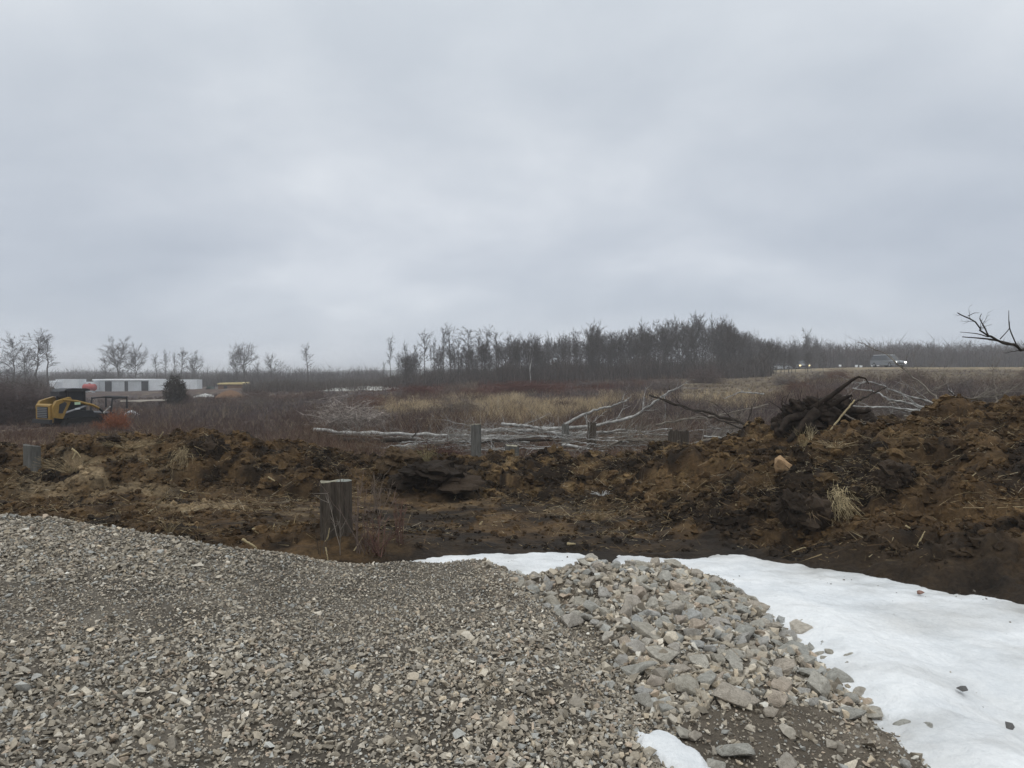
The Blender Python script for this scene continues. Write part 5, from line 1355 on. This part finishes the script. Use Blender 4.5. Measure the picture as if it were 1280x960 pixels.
# mulcher head
mb = MB(); mb.prism([(1.6, .25), (2.3, .2), (2.45, .6), (2.1, .95), (1.7, .9)], -.85, .85); hd = mb.build('mulcher_head', M_black, e)
mb = MB(); mb.tube([(2.2, -.8, .35), (2.2, .8, .35)], .24, 14, wob=.3); mb.build('rotor', M_chrome, hd)
mb = MB(); mb.tube([(2.95, -.9, 1.62), (2.95, .9, 1.62)], .06, 8); mb.tube([(1.9, -.85, .9), (2.0, -.88, 1.58), (2.95, -.9, 1.62), (2.95, -.9, 1.1)], .06, 6); mb.tube([(1.9, .85, .9), (2.0, .88, 1.58), (2.95, .9, 1.62), (2.95, .9, 1.1)], .06, 6); mb.build('push_bar', M_black, hd)
branch([(130, 516, 31.5), (134, 512, 31.5), (138, 508, 31.5)], .05, .03, 'short white birch piece by the loader push bar', M_birch, 'stick', 'stick', twigs=0)

# ------------------------------------------------------------------ haze
m = bpy.data.materials.new('haze_air'); m.use_nodes = True; nt = m.node_tree; nt.nodes.clear()
o = N(nt, 'ShaderNodeOutputMaterial'); v = N(nt, 'ShaderNodeVolumePrincipled')
v.inputs['Color'].default_value = (.95, .965, .99, 1); v.inputs['Density'].default_value = .00095; v.inputs['Anisotropy'].default_value = 0.0
nt.links.new(v.outputs[0], o.inputs['Volume'])
mb = MB(); mb.box((0, 1280, 3.5), (5400, 2700, 22)); 
USE_HAZE = True
if USE_HAZE: mb.build('haze', m, kind='stuff')

# ------------------------------------------------------------------ sky, sun, camera
W = bpy.data.worlds.new('World'); SC.world = W; W.use_nodes = True; nt = W.node_tree; nt.nodes.clear()
out = N(nt, 'ShaderNodeOutputWorld')
sky = N(nt, 'ShaderNodeTexSky'); sky.sky_type = 'NISHITA'; sky.sun_disc = False
SE, SR = math.radians(48), math.radians(200)
sky.sun_elevation = SE; sky.sun_rotation = SR
bg1 = N(nt, 'ShaderNodeBackground', i_Strength=.09); nt.links.new(sky.outputs[0], bg1.inputs[0])
tc = N(nt, 'ShaderNodeTexCoord'); sep = N(nt, 'ShaderNodeSeparateXYZ'); nt.links.new(tc.outputs['Generated'], sep.inputs[0])
# project the directions onto a flat cloud deck
ad = N(nt, 'ShaderNodeMath', operation='ADD'); ad.inputs[1].default_value = .38; mx = N(nt, 'ShaderNodeMath', operation='MAXIMUM'); mx.inputs[1].default_value = 0
nt.links.new(sep.outputs[2], mx.inputs[0]); nt.links.new(mx.outputs[0], ad.inputs[0])
dv = N(nt, 'ShaderNodeVectorMath', operation='DIVIDE'); cmb = N(nt, 'ShaderNodeCombineXYZ')
for i in range(3): nt.links.new(ad.outputs[0], cmb.inputs[i])
nt.links.new(tc.outputs['Generated'], dv.inputs[0]); nt.links.new(cmb.outputs[0], dv.inputs[1])
mp = N(nt, 'ShaderNodeMapping'); mp.inputs['Scale'].default_value = (.8, .9, 1.0); mp.inputs['Location'].default_value = (3.1, 1.7, 0); nt.links.new(dv.outputs[0], mp.inputs[0])
c1 = noise(nt, 2.0, 6, .5, mp.outputs[0], .15)
cc = ramp(nt, c1, [(.32, (.435, .472, .522)), (.45, (.485, .520, .566)), (.57, (.54, .572, .612)), (.68, (.61, .638, .67))])
el = ramp(nt, sep.outputs[2], [(0, (.92, .93, .96)), (.16, (.86, .87, .90)), (.32, (1.0, 1.0, 1.0)), (.5, (1.18, 1.17, 1.14)), (.9, (2.0, 1.98, 1.9))])
col = mixc(nt, 1.0, cc, el, 'MULTIPLY')
bg2 = N(nt, 'ShaderNodeBackground', i_Strength=1.32); nt.links.new(col, bg2.inputs[0])
ms = N(nt, 'ShaderNodeMixShader'); ms.inputs[0].default_value = .93
nt.links.new(bg1.outputs[0], ms.inputs[1]); nt.links.new(bg2.outputs[0], ms.inputs[2]); nt.links.new(ms.outputs[0], out.inputs[0])

sl = bpy.data.lights.new('sun', 'SUN'); sl.energy = .6; sl.angle = math.radians(25); sl.color = (1, .97, .92)
so = bpy.data.objects.new('sun', sl); COL.objects.link(so)
# sun direction from azimuth SR (clockwise from +Y) and elevation
sd = Vector((math.sin(SR) * math.cos(SE), math.cos(SR) * math.cos(SE), math.sin(SE)))
so.rotation_euler = sd.to_track_quat('Z', 'Y').to_euler()

cam = bpy.data.cameras.new('camera'); cam.sensor_width = 36; cam.lens = 36 * F / 1280; cam.clip_start = .05; cam.clip_end = 6000
co = bpy.data.objects.new('camera', cam); COL.objects.link(co); co.location = (0, 0, H); co.rotation_euler = (math.pi / 2 - PITCH, 0, 0)
SC.camera = co
SC.view_settings.view_transform = 'Standard'; SC.view_settings.look = 'None'; SC.view_settings.exposure = 0; SC.view_settings.gamma = 1
SC.cycles.use_denoising = True
try: SC.cycles.denoiser = 'OPENIMAGEDENOISE'
except Exception: pass
SC.cycles.max_bounces = 5; SC.cycles.diffuse_bounces = 3; SC.cycles.volume_bounces = 2; SC.cycles.glossy_bounces = 2
